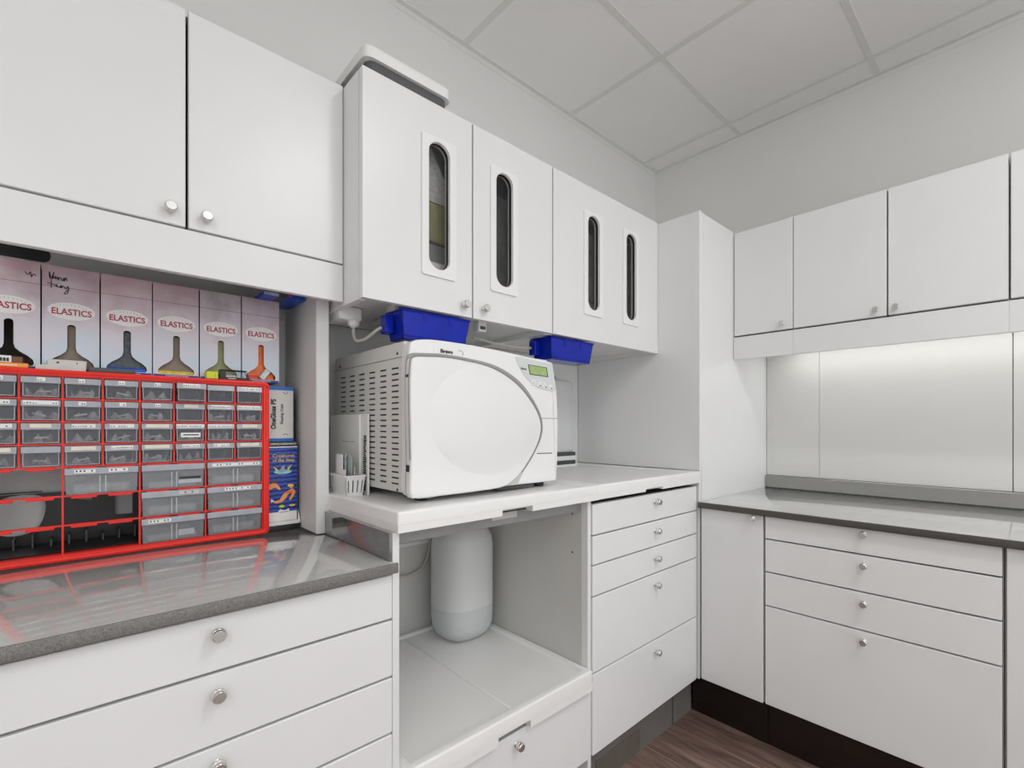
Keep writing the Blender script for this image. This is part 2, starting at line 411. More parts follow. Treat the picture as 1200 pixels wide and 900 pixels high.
def carcass(parent, x0, x1, y0, y1, z0, z1, open_, m='inner', t=.016, zb=None, inside='inner', shelf=None):
    """open-fronted box of boards; open_ '+x' or '-y'"""
    b = MB(); zb = z0 if zb is None else zb
    if open_ == '+x':
        k = .002 if m == 'inner' else 0
        b.box(x0, x1, y0+k, y0+t, z0, z1, m); b.box(x0, x1, y1-t, y1-k, z0, z1, m)
        if k: b.box(x0, x1, y0, y0+k, z0, z1, 'cab2'); b.box(x0, x1, y1-k, y1, z0, z1, 'cab2')
        b.box(x0, x0+.008, y0+t, y1-t, zb, z1, inside)
        b.box(x0+.008, x1, y0+t, y1-t, zb+.002, zb+t, m); b.box(x0+.008, x1, y0+t, y1-t, zb, zb+.002, 'cab2'); b.box(x0+.008, x1, y0+t, y1-t, z1-t, z1, m)
    else:
        k = .002 if m == 'inner' else 0
        b.box(x0+k, x0+t, y0, y1, z0, z1, m); b.box(x1-t, x1-k, y0, y1, z0, z1, m)
        if k: b.box(x0, x0+k, y0, y1, z0, z1, 'cab2'); b.box(x1-k, x1, y0, y1, z0, z1, 'cab2')
        b.box(x0+t, x1-t, y1-.008, y1, zb, z1, inside)
        b.box(x0+t, x1-t, y0, y1-.008, zb+.002, zb+t, m); b.box(x0+t, x1-t, y0, y1-.008, zb, zb+.002, 'cab2'); b.box(x0+t, x1-t, y0, y1-.008, z1-t, z1, m)
    return link('carcass', b, parent)

FX = -.962        # plane of the fronts along the left wall
FY = 1.757        # plane of the fronts along the back wall
ZK = .165

# ---- left base drawers
r = thing('drawer_cabinet', (-1.29, .16, 0), 'wide white drawer cabinet under the grey worktop that carries the red organiser', 'cabinet')
carcass(r, -1.60, FX-.020, -.157, .467, ZK, .866, '+x')
zs = [.868, .772, .651, .532, .35, .167]
for i in range(5):
    front(r, 'x', -.155, .4755 if i < 0 else .4665, zs[i+1]+.0025, zs[i]-.0025, FX, 'drawer', (.161, [.838, .739, .622, .49, .30][i]))
link('toe_kick', MB().box(-1.60, -1.018, -.157, .467, 0, ZK-.001, 'kick'), r)
# ---- left grey worktop
r = thing('worktop', (-1.29, .16, .873), 'glossy grey worktop on the left that mirrors the red organiser', 'worktop')
w = MB(); w.box(-1.617, -.950, -.165, .4670, .874, .8945, 'counter', .002, 2); link('slab', w, r)
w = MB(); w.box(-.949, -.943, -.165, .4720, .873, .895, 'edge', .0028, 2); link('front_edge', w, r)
link('end_upstand', MB().box(-1.34, -.966, .4615, .4682, .8955, .9535, 'upsd', .0008, 1), r)

# ---- bay cabinet in the middle
BL, BR = .469, 1.109
r = thing('open_cabinet', (-1.29, .79, 0), 'open white cabinet bay with a pull-out tray under the steriliser', 'cabinet')
b = MB(); b.box(-1.60, FX-.004, BL, BL+.0155, 0, .953, 'cab', .001, 1); link('side_panel', b, r); b = MB(); b.box(-1.60, FX-.004, BR-.016, BR-.001, .0, .953, 'cab', .001, 1)
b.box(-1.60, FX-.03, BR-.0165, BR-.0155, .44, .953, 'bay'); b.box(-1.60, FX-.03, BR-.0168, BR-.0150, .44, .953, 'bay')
for z in (.905, .785): b.lathe((-1.03, BR-.0162, z), (0, -1, 0), [(.0035, 0), (.0035, .0006), (.001, .0008)], 'dark', 10)
link('side_panel', b, r)
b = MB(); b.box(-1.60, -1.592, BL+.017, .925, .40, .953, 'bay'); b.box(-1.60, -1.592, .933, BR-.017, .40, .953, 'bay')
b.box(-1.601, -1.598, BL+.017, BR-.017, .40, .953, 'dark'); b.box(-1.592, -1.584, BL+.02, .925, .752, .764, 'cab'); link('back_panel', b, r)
b = MB(); b.box(-1.02, -1.002, BL+.017, BR-.017, .918, .953, 'mgrey', .001, 1); b.box(-1.002, -.998, .755, .840, .934, .952, 'lgrey', .001, 1); link('rail', b, r)
link('base_panel', MB().box(-1.60, -1.02, BL+.017, BR-.017, .165, .18, 'cab2'), r)
link('toe_kick', MB().box(-1.60, -1.018, BL+.017, BR-.017, 0, ZK-.002, 'kick'), r)
front(r, 'x', BL+.018, BR-.006, .168, .380, FX, 'drawer', (.806, .350))

def moulded_tray(x0, x1, y0, y1, z0, z1, notch, wall=.022, dip=.006, seam=None):
    """vacuum-formed tray top: rim, dished floor, apron with a hand notch in its lower front edge"""
    bm = bmesh.new()
    zt = z0 + .38*(z1-z0)
    bmesh.ops.create_cube(bm, size=1, matrix=Matrix.Translation(((x0+x1)/2, (y0+y1)/2, (zt+z1)/2)) @ Matrix.Diagonal((x1-x0, y1-y0, z1-zt, 1)))
    ed = [e for e in bm.edges if all(v.co.z > zt+.001 for v in e.verts) or abs(e.verts[0].co.z-e.verts[1].co.z) > .001]
    bmesh.ops.bevel(bm, geom=ed, offset=.006, segments=3, profile=.5, affect='EDGES')
    top = max((f for f in bm.faces if f.normal.z > .99), key=lambda f: f.calc_area())
    bmesh.ops.inset_region(bm, faces=[top], thickness=wall, depth=0)
    bmesh.ops.inset_region(bm, faces=[top], thickness=.010, depth=-dip)
    mb = MB(); mb._merge(bm, 'abs')
    ap = [(y0+.0008, z0), (y0+.0008, zt), (y1-.0008, zt), (y1-.0008, z0), (notch[1], z0), (notch[1], notch[2]), (notch[0], notch[2]), (notch[0], z0)]
    mb.prism(ap, 'x', x1-.028, x1-.0006, 'abs')
    mb.box(x0, x1-.028, y0+.0008, y0+.02, z0, zt, 'abs'); mb.box(x0, x1-.028, y1-.02, y1-.0008, z0, zt, 'abs')
    mb.box(x1-.034, x1-.029, notch[0]-.005, notch[1]+.005, z0+.002, zt, 'dark')
    mb.box(x1-.026, x1-.010, notch[0], notch[1], notch[2]-.005, notch[2]+.001, 'lgrey')
    if seam is not None: mb.box(x0+wall+.02, x1-wall-.012, seam-.004, seam+.004, z1-dip, z1-dip+.0022, 'abs', .001, 2)
    return mb
mb = moulded_tray(-1.59, -.944, BL+.0185, BR-.018, .384, .446, (.735, .842, .405), seam=.80, dip=.008)
tr = link('pull_out_tray', mb, r)

mb = moulded_tray(-1.612, -.946, .4710, 1.1238, .9545, 1.0, (.749, .851, .970))
tag(link('worktop', mb), 'white moulded worktop carrying the steriliser, above the open bay', 'worktop')
mb = moulded_tray(-1.612, -.950, 1.1262, 1.7545, .9545, 1.0, (1.377, 1.483, .964))
tag(link('worktop', mb), 'white moulded worktop above the narrow five-drawer stack in the corner', 'worktop')
# ---- drawers right of the bay
r = thing('drawer_cabinet', (-1.29, 1.43, 0), 'white five-drawer cabinet in the corner, right of the open bay', 'cabinet')
carcass(r, -1.60, FX-.020, 1.1105, 1.7545, ZK, .940, '+x')
zs = [.942, .843, .751, .655, .419, .166]; kz = [.911, .808, .710, .616, .377]
for i in range(5):
    front(r, 'x', 1.1115, 1.7435, zs[i+1]+.002, zs[i]-.0025, FX, 'drawer', (1.450, kz[i]))
b = MB(); b.box(-1.60, -1.018, 1.1105, 1.80, 0, ZK-.002, 'kick'); b.box(-1.0185, -1.0145, 1.19, 1.435, .006, .085, 'kickp', .001, 1); b.box(-1.0185, -1.016, 1.655, 1.657, 0, ZK-.004, 'dark')
link('toe_kick', b, r)
# ---- corner housing
r = thing('corner_housing', (-1.29, 2.1, ZK), 'tall plain white corner housing between the two cabinet runs', 'cabinet')
link('front_panel', MB().box(-1.617, -.955, 1.757, 1.773, 1.001, 2.048, 'cab', .0012, 1).box(-1.017, -.957, 1.757, 1.773, ZK, 1.0, 'cab', .0012, 1), r)
link('side_panel', MB().box(-.972, -.956, 1.7765, 2.443, ZK, 2.045, 'cab', .0012, 1), r)
link('top_panel', MB().box(-1.617, -.973, 1.774, 2.443, 2.020, 2.040, 'cab2'), r)

# ---- right base run
def base_unit(x0, x1, label, fronts, kick='kickb'):
    r = thing('base_cabinet', ((x0+x1)/2, 2.1, 0), label, 'cabinet')
    carcass(r, x0, x1, FY+.020, 2.40, ZK+.004, .850, '-y')
    for f in fronts: f(r)
    k = MB(); k.box(x0, x1, 1.806, 2.40, 0, ZK+.002, kick)
    if x0 < -.9: k.box(-1.0135, x0, 1.806, 1.820, 0, ZK-.003, kick)
    k.box(x1-.055, x1-.004, 1.8035, 1.8065, 0, ZK, kick, .0006, 1)
    link('toe_kick', k, r)
base_unit(-.953, -.7025, 'narrow white one-door base cabinet in the inner corner', [lambda r: front(r, 'y', -.948, -.7045, .171, .858, FY, 'door', (-.735, .842))])
zz = [.857, .7715, .6525, .530, .171]
base_unit(-.7005, -.0615, 'wide white base cabinet with three shallow drawers over one deep drawer', [
    (lambda r, i=i: front(r, 'y', -.6955, -.0645, zz[i+1]+.0025, zz[i]-.0025, FY, 'drawer', (-.385, [.838, .739, .619, .500][i]))) for i in range(4)])
base_unit(-.0590, .62, 'white base cabinet cut off by the right edge of the photo', [lambda r: front(r, 'y', -.0555, .28, .171, .858, FY, 'door', (.245, .842)), lambda r: front(r, 'y', .284, .617, .171, .858, FY, 'door', (.32, .842))])
r = thing('worktop', (-.16, 2.08, .851), 'long grey worktop along the back wall with a low upstand', 'worktop')
link('slab', MB().box(-.954, .63, 1.7445, 2.428, .8610, .879, 'counter', .002, 2), r)
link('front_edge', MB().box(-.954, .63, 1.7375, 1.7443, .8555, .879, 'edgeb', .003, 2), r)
link('upstand', MB().box(-.954, .63, 2.410, 2.428, .8796, .937, 'upst', .0015, 1), r)
for x0, x1, lb in ((-.954, -.7145, 'narrow wall panel beside the corner housing under the wall cabinets'), (-.7130, -.0615, 'wide wall panel behind the grey worktop, brightly lit along its top'), (-.0585, .63, 'wall panel at the right edge behind the grey worktop')):
    tag(link('wall_panel', MB().box(x0, x1, 2.430, 2.443, .938, 1.572, 'panel', .001, 1)), 'light grey ' + lb, 'wall panel')

# ---- right wall cabinets
UY = 2.059
def upper_unit(x0, x1, label, doors, valances):
    r = thing('wall_cabinet', ((x0+x1)/2, 2.25, 1.475), label, 'cabinet', None)
    carcass(r, x0, x1, UY+.020, 2.429, 1.574, 2.036, '-y')
    for s0, s1, kx in doors: front(r, 'y', s0, s1, 1.581, 2.037, UY, 'door', (kx, 1.604))
    for s0, s1 in valances: link('valance', MB().box(s0, s1, UY, UY+.018, 1.475, 1.574, 'cab', .001, 1), r)
    return r
upper_unit(-.9535, -.7030, 'narrow single-door white wall cabinet beside the corner housing', [(-.9515, -.7045, -.741)], [(-.9535, -.7028)])
upper_unit(-.7020, -.0595, 'double-door white wall cabinet on the back wall with two knobs side by side', [(-.7010, -.3825, -.413), (-.3775, -.0615, -.352)], [(-.7022, -.0595)])
upper_unit(-.0575, .60, 'white wall cabinet cut off by the right edge of the photo', [(-.0555, .27, .24), (.274, .598, .305)], [(-.0592, .60)])
r = thing('under_cabinet_light', (-.2, 2.14, 1.55), 'slim lit tube light under the back wall cabinets', 'light')
link('housing', MB().box(-.86, .55, 2.315, 2.355, 1.556, 1.5735, 'white', .003, 2), r)
link('tube', MB().tube([(-.84, 2.335, 1.549), (.53, 2.335, 1.549)], .0065, 'tube', 12), r)
area('under_cabinet_lamp', (-.155, 2.335, 1.538), 1.38, .02, 1.25, (1, .985, .95))

# ---- left wall cabinet
LX = -1.264
r = thing('wall_cabinet', (-1.44, .16, 1.5), 'two-door white wall cabinet at the left above the red organiser', 'cabinet')
carcass(r, -1.617, LX-.020, -.158, .4795, 1.592, 2.054, '+x')
front(r, 'x', -.157, .1575, 1.598, 2.056, LX, 'door', (.132, 1.628))
front(r, 'x', .1625, .4795, 1.598, 2.056, LX, 'door', (.192, 1.626))
link('valance', MB().box(LX-.018, LX, -.158, .4795, 1.500, 1.5935, 'cab', .001, 1), r)
b = MB(); b.box(-1.6175, -1.612, -.158, .4395, 1.50, 1.591, 'lgrey'); b.prism(rrect(-.155, -.047, 1.556, 1.588, .013), 'x', -1.612, -1.6105, 'dark'); link('back_rail', b, r)
# ---- middle wall cabinets with glazed slots
UX = -1.151
def slot_door(parent, y0, y1, wins, kn):
    z0, z1 = 1.4925, 2.053
    d = MB()
    d.prism([(y0, z0), (y1, z0), (y1, z1), (y0, z1)], 'x', UX-.020, UX, 'cab', holes=[rrect(c-.0315, c+.0315, 1.6045, 1.948, .031, 8)[::-1] for c in wins])
    d.box(UX-.0005, UX+.0003, y0, y0+.001, z0, z1, 'cab')
    o = link('door', d, parent)
    for c in wins:
        f = MB(); f.prism(rrect(c-.0525, c+.0525, 1.584, 1.961, .008), 'x', UX, UX+.0055, 'abs', holes=[rrect(c-.0325, c+.0325, 1.6045, 1.949, .032, 8)[::-1]])
        f.prism(rrect(c-.034, c+.034, 1.602, 1.951, .033, 8), 'x', UX-.012, UX-.003, 'dark', holes=[rrect(c-.0305, c+.0305, 1.6065, 1.9465, .030, 8)[::-1]])
        fo = link('window_frame', f, o)
        link('pane', MB().prism(rrect(c-.033, c+.033, 1.603, 1.950, .032, 8), 'x', UX-.016, UX-.013, 'glass'), fo)
    for k in kn: knob(o, (UX, k, 1.524), (1, 0, 0))
    return o
WCAB = r = thing('wall_cabinet', (-1.38, .80, 1.49), 'white wall cabinet with two glazed slots and two knobs above the steriliser', 'cabinet')
carcass(r, -1.617, UX-.022, .4815, 1.1225, 1.4905, 2.052, '+x', m='cab', zb=1.508)
slot_door(r, .4825, .7985, [.6905], [.770]); slot_door(r, .8035, 1.1215, [.9155], [.838])
r = thing('wall_cabinet', (-1.38, 1.44, 1.49), 'white wall cabinet with two narrow glazed slots and no knobs, by the corner', 'cabinet')
carcass(r, -1.617, UX-.022, 1.1260, 1.7550, 1.4905, 2.052, '+x', m='cab', zb=1.508)
slot_door(r, 1.1270, 1.7550, [1.331, 1.560], [])
# things seen through the slots
def cab_item(name, mb, label, cat): tag(link(name, mb), label, cat)
cab_item('plastic_bag', MB().hull([(-1.20, .50, 1.81), (-1.20, .78, 1.81), (-1.30, .50, 1.81), (-1.30, .78, 1.81), (-1.22, .55, 2.0), (-1.27, .74, 2.01), (-1.21, .70, 1.97)], 'bag'), 'crumpled clear bag behind the first glazed slot, on the folder', 'bag')
cab_item('folder', MB().box(-1.33, -1.20, .50, .79, 1.70, 1.808, 'olivebag', .003, 1), 'olive card folder behind the first glazed slot', 'folder')
cab_item('storage_box', MB().box(-1.34, -1.21, .50, .79, 1.642, 1.698, 'sgrey', .004, 1), 'dark box under the olive folder in the glazed cabinet', 'box')
cab_item('storage_tray', MB().box(-1.34, -1.19, .50, .79, 1.5245, 1.640, 'white', .004, 1), 'white tray at the bottom of the first glazed slot', 'tray')
cab_item('storage_box', MB().box(-1.45, -1.24, .84, 1.09, 1.5245, 1.93, 'sgrey', .004, 1), 'tall dark box filling the second glazed slot', 'box')
z = 1.5245
for k, (h, m, lb) in enumerate(((.10, 'sgrey', 'dark grey box lowest behind the third glazed slot'), (.030, 'lgrey', 'pale flat box with a dark label behind the third glazed slot'), (.10, 'mgrey', 'mid grey box above the pale flat box behind the third slot'), (.09, 'sgrey', 'dark box second from top behind the third slot'), (.07, 'mgrey', 'grey box topmost behind the third glazed slot'))):
    cab_item('storage_box', MB().box(-1.40, -1.205-.006*(k % 2), 1.18, 1.46, z, z+h-.001, m, .003, 1), lb, 'box'); z += h
cab_item('storage_box', MB().box(-1.45, -1.22, 1.50, 1.70, 1.5245, 1.95, 'sgrey', .004, 1), 'tall dark box behind the fourth glazed slot', 'box')

# ---- air cleaner on the cabinet
r = thing('air_cleaner', (-1.31, .62, 2.053), 'low white air cleaner with a dark mesh gap on top of the wall cabinet', 'air cleaner')
b = MB(); b.prism(rrect(-1.47, -1.178, .508, .735, .02), 'z', 2.053, 2.098, 'mesh'); b.box(-1.40, -1.24, .512, .5155, 2.056, 2.088, 'dark'); link('base', b, r)
bm = bmesh.new()
bmesh.ops.create_cube(bm, size=1, matrix=Matrix.Translation((-1.325, .6195, 2.1155)) @ Matrix.Diagonal((.315, .248, .036, 1)))
bmesh.ops.bevel(bm, geom=[e for e in bm.edges if abs(e.verts[0].co.z-e.verts[1].co.z) > .01], offset=.022, segments=4, profile=.5, affect='EDGES')
bmesh.ops.bevel(bm, geom=[e for e in bm.edges if all(v.co.z > 2.13 for v in e.verts)], offset=.012, segments=3, profile=.5, affect='EDGES')
b = MB(); b._merge(bm, 'abs'); link('lid', b, r)

# ------------------------------------------------------------------ support panel and left counter goods
tag(link('support_panel', MB().box(-1.610, -1.344, .441, .4735, .8955, 1.591, 'cab2', .0015, 1).box(-1.3435, -1.3425, .4425, .472, .8955, 1.589, 'cab2')), 'upright white support panel between grey worktop and wall cabinet', 'panel')

# red drawer organiser
OX, OB = -1.445, -1.603
z_s = [1.285-.0478*i for i in range(5)]; z_l = [1.0938-.0618*i for i in range(4)]
ycol = [-.147+.0611*i for i in range(9)]
r = thing('drawer_organiser', ((OX+OB)/2, .098, .8955), 'red organiser with rows of clear drawers standing on the grey worktop', 'organiser')
holes = []
for i in range(4):
    for j in range(8): holes.append([(ycol[j]+.0016, z_s[i+1]+.0016), (ycol[j]+.0016, z_s[i]-.0016), (ycol[j+1]-.0016, z_s[i]-.0016), (ycol[j+1]-.0016, z_s[i+1]+.0016)])
for i in range(3):
    for j in range(4): holes.append([(ycol[2*j]+.0016, z_l[i+1]+.0016), (ycol[2*j]+.0016, z_l[i]-.0016), (ycol[2*j+2]-.0016, z_l[i]-.0016), (ycol[2*j+2]-.0016, z_l[i+1]+.0016)])
b = MB(); b.prism(rrect(-.163, .3565, .8960, 1.2975, .012), 'x', OX-.016, OX-.004, 'red', holes=holes)
b.prism(rrect(-.163, .3565, .8960, 1.2975, .012), 'x', OX-.030, OX-.0155, 'red', holes=[[(-.149, .9095), (-.149, 1.2865), (.3435, 1.2865), (.3435, .9095)]])
link('shell', MB().prism(rrect(-.162, .3555, .8962, 1.2970, .012), 'x', OB, OX-.0305, 'dgrey', holes=[[(-.153, .9055), (-.153, 1.2895), (.3475, 1.2895), (.3475, .9055)]]), r)
outer = rrect(-.163, .3565, .8960, 1.2975, .012); inner = [(-.149, .9095), (-.149, 1.2865), (.3435, 1.2865), (.3435, .9095)]
b.prism(outer, 'x', OX-.005, OX+.001, 'red', holes=[inner])
# rolled bead round the front
bead = [(OX-.002, p[0], p[1]) for p in rrect(-.158, .3515, .9010, 1.2925, .012)]; b.tube(bead + bead[:2], .0052, 'red', 10)
for i in range(3):                                   # drawer stops above the large openings
    for j in range(4):
        for a in (.012, .070): b.box(OX-.012, OX-.003, ycol[2*j]+a, ycol[2*j]+a+.040, z_l[i]-.0062, z_l[i]-.0010, 'red', .001, 1)
link('frame', b, r)
bk = MB()
bk.prism([(-.147, .908), (.342, .908), (.342, 1.0275), (-.147, 1.0275)], 'x', OB-.004, OB-.0005, 'dark',
         holes=[smooth_line([(-.14, .955), (-.135, .99), (-.12, 1.02), (-.06, 1.02), (-.058, .97), (-.075, .942), (-.11, .936)], 4)[::-1], [(-.002, 1.005), (-.001, 1.025), (.022, 1.025), (.021, 1.004)][::-1], [(.062, .962), (.062, 1.024), (.094, 1.024), (.094, .962)]])
bk.box(OB-.0005, OB+.002, -.147, -.06, 1.030, 1.033, 'dark')
for k in range(9): bk.box(OB, OB+.045, -.13+.028*k, -.127+.028*k, .911, .928+.006*(k % 3), 'dgrey')
bk.box(OB, OX-.03, -.14, .093, .9112, .9125, 'dark')
link('back_panel', bk, r)
def clear_drawer(parent, y0, y1, z0, z1, big, out=0, seedv=0):
    d = MB(); PL = 'drawerb' if big else 'drawer'; X = OX + out; dep = .135; t = .0014
    g = .0012; y0 += .0028; y1 -= .0028; z0 += .002; z1 -= .0035; lip = .30 if not big else .24
    zl = z1 - lip*(z1-z0); tp = .0022
    d.hull([(X-t, y0+tp, z0+.001), (X, y0+tp, z0+.001), (X-t, y1-tp, z0+.001), (X, y1-tp, z0+.001), (X-t, y0+g, zl), (X, y0+g, zl), (X-t, y1-g, zl), (X, y1-g, zl)], PL)
    d.hull([(X-t, y0, zl), (X+.0045, y0, zl), (X-t, y1, zl), (X+.0045, y1, zl), (X-t, y0, z1), (X+.0015, y0, z1), (X-t, y1, z1), (X+.0015, y1, z1)], 'lip')
    for y in (y0+tp, y1-tp-t): d.box(X-dep, X-t, y, y+t, z0+.001, z1-.004, PL)
    d.box(X-dep, X-t, y0+tp+t, y1-tp-t, z0, z0+t, PL); d.box(X-dep, X-dep+t, y0+tp+t, y1-tp-t, z0+t, z1-.006, PL)
    yc = (y0+y1)/2
    if big:
        for dy in (-.0045, .0045): d.box(X, X+.0012, yc+dy-.0012, yc+dy+.0012, z0+.003, zl-.004, 'rib')
    else:
        for y in (y0+tp, y1-tp-.0012): d.box(X, X+.0008, y, y+.0012, z0+.003, zl, 'rib')
        d.box(X, X+.0008, y0+tp, y1-tp, z0+.002, z0+.0032, 'rib')
    return link('drawer', d, parent), X, zl, z1, y0, y1, z0
ORD = ['first', 'second', 'third', 'fourth', 'fifth', 'sixth', 'seventh', 'eighth']
ROW = ['top', 'second', 'third', 'fourth']
LW = {0: [.4, .22, .18, .2, .2, .6, 0, .7], 1: [.7, .9, .22, .2, .18, .5, .75, .85], 2: [.8, .55, .65, .72, .75, .95, .95, .6], 3: [.7, 0, .68, .65, .8, .6, .6, .75]}
CR = {(2, 1), (3, 2), (2, 4), (1, 5), (2, 7), (3, 4), (3, 7), (3, 0)}
for i in range(4):
    for j in range(8):
        o, X, zl, z1, y0, y1, z0 = clear_drawer(r, ycol[j], ycol[j+1], z_s[i+1], z_s[i], False, out=.022 if (i, j) == (0, 5) else 0)
        lw = LW[i][j]
        if lw:
            wd = (y1-y0)*lw; yc = (y0+y1)/2 + random.uniform(-.003, .003)*(1-lw)
            l = MB(); l.box(X+.0032, X+.0046, yc-wd/2, yc+wd/2, zl+.0035, z1-.0012, 'cream' if (i, j) in CR else 'paper')
            if not ((i, j) in CR or (i, j) == (3, 7)):
                n = max(2, int(wd/.004)); 
                for k in range(n):
                    if random.random() < .8:
                        yy = yc-wd/2+wd*(k+.6)/(n+.4); l.box(X+.0045, X+.0049, yy-.0012, yy+.0010, zl+.0055, zl+.0055+random.uniform(.0012, .0026), 'ink')
            link('label', l, o)
        if (i, j) == (2, 5):
            l = MB(); l.box(X, X+.0008, y0+.010, y1-.008, z0+.010, z0+.021, 'paper'); l.box(X+.0008, X+.0011, y0+.014, y1-.011, z0+.0145, z0+.0170, 'ink'); link('label', l, o)
        if (i, j) not in ((0, 0), (0, 5), (0, 6), (0, 7), (1, 0), (1, 5), (3, 6), (3, 7)):
            p = MB(); yc = (y0+y1)/2; w = random.uniform(.016, .024); pts = []
            for k in range(9):
                t = -1 + 2*k/8; pts.append((X-.012+random.uniform(-.006, .004), yc+w*t, z0+.010+.008*math.sin(k*1.7+i+j)+random.uniform(0, .006)))
            q = bmesh.new(); top = [q.verts.new(v) for v in pts]; bot = [q.verts.new((v[0]-random.uniform(.004, .012), v[1]+random.uniform(-.002, .002), z0+.0022+random.uniform(0, .004))) for v in pts]
            bk2 = [q.verts.new((v[0]-.05, v[1], z0+.004)) for v in pts]
            for k in range(8): q.faces.new((top[k], top[k+1], bot[k+1], bot[k])); q.faces.new((bk2[k], bk2[k+1], top[k+1], top[k]))
            bmesh.ops.translate(q, verts=q.verts[:], vec=(.0055, 0, 0)); p._merge(q, 'bag')
            if random.random() < .85:
                a = random.uniform(-.4, .4); p.box(-.0006, .0006, -.010, .010, -.0016, .0016, 'silver' if (i+j) % 3 else 'cream', mat4=Matrix.Translation((X-.006, yc+random.uniform(-.006, .006), z0+.013)) @ Matrix.Rotation(a, 4, 'X'))  # thin bright strip standing in for a highlight on the film
            tag(link('plastic_packet', p), 'crumpled clear packet in the %s small drawer of the %s row of the red organiser' % (ORD[j], ROW[i]), 'packet', 'packets in the small organiser drawers')
for i in range(3):
    for j in range(4):
        if j == 0 or (j == 1 and i > 0): continue
        o, X, zl, z1, y0, y1, z0 = clear_drawer(r, ycol[2*j], ycol[2*j+2], z_l[i+1], z_l[i], True)
        lab = {(0, 1): [(.12, .40, 'paper'), (.58, .85, 'paper')], (0, 2): [], (0, 3): [(.08, .95, 'paper')], (1, 2): [(.58, .9, 'lgrey')], (1, 3): [(.30, .78, 'paper')], (2, 2): [(.10, .45, 'paper')], (2, 3): []}[(i, j)]
        for a, c2, m in lab:
            l = MB(); l.box(X+.0036, X+.0047, y0+(y1-y0)*a, y0+(y1-y0)*c2, zl+.003, z1-.003, m)
            n = int((c2-a)*18)
            for k in range(n):
                if random.random() < .7:
                    yy = y0+(y1-y0)*(a+(c2-a)*(k+.7)/(n+.6)); l.box(X+.0046, X+.0050, yy-.0014, yy+.0012, zl+.0055, zl+.009, 'ink')
            link('label', l, o)
        if (i, j) in ((0, 2), (2, 2)):
            l = MB(); l.box(X+.0003, X+.0009, y0+.066, y1-.006 if i == 0 else y1-.020, z0+.010, z0+.024 if i else z0+.019, 'rib')
            if i == 0: l.box(X+.0009, X+.0012, y0+.068, y1-.008, z0+.021, z0+.0255, 'ink')
            else:
                for k in range(2): l.box(X+.0008, X+.0011, y0+.070, y1-.028, z0+.013+.005*k, z0+.0144+.005*k, 'mgrey')
            link('label', l, o)
        p = MB(); p.box(X-.11, X-.012, y0+.012, y1-.014, z0+.0022, z0+.016+.006*((i+j) % 2), 'silver' if (i+j) % 2 else 'lgrey', .003, 1)
        tag(link('supply_pack', p), 'pale supply pack in the %s large drawer from the right, %s row of large drawers' % (['', 'third', 'second', 'first'][j], ['top', 'middle', 'bottom'][i]), 'packet', 'packs in the large organiser drawers')

# ------------------------------------------------------------------ elastics cartons on top of the organiser
EX = -1.478
def flask(yc, zb=1.299):
    half = [(.0066, 1.394), (.0066, 1.350), (.0085, 1.341), (.016, 1.333), (.026, 1.326), (.0335, 1.318), (.0350, 1.311), (.0325, 1.3055)]
    R = [(yc+a, z) for a, z in half]; L = [(yc-a, z) for a, z in half[::-1]]
    cap = [(yc+.0066*math.cos(t), 1.394+.0055*math.sin(t)) for t in [math.pi*k/8 for k in range(7, 0, -1)]]
    return R + L + cap            # runs down the right, across the base, up the left, over the neck
boxes = [(-.145, (.50, .33, .38), 'dark', None, 'leftmost elastics carton, cut off by the photo edge, dark window'),
         (-.0555, (.46, .32, .38), 'brown', None, 'elastics carton with black handwriting near its top, second from left'),
         (.0340, (.54, .37, .42), 'darkbag', 'bluebag', 'elastics carton with dark and blue packets in its window'),
         (.1230, (.50, .36, .40), 'brown', 'yellowbag', 'elastics carton with yellow packets in its window'),
         (.2125, (.38, .34, .37), 'olivebag', 'silver', 'elastics carton with an olive card in its window'),
         (.3020, (.45, .35, .39), 'orangebag', 'redbag', 'rightmost elastics carton, orange packets in its window')]
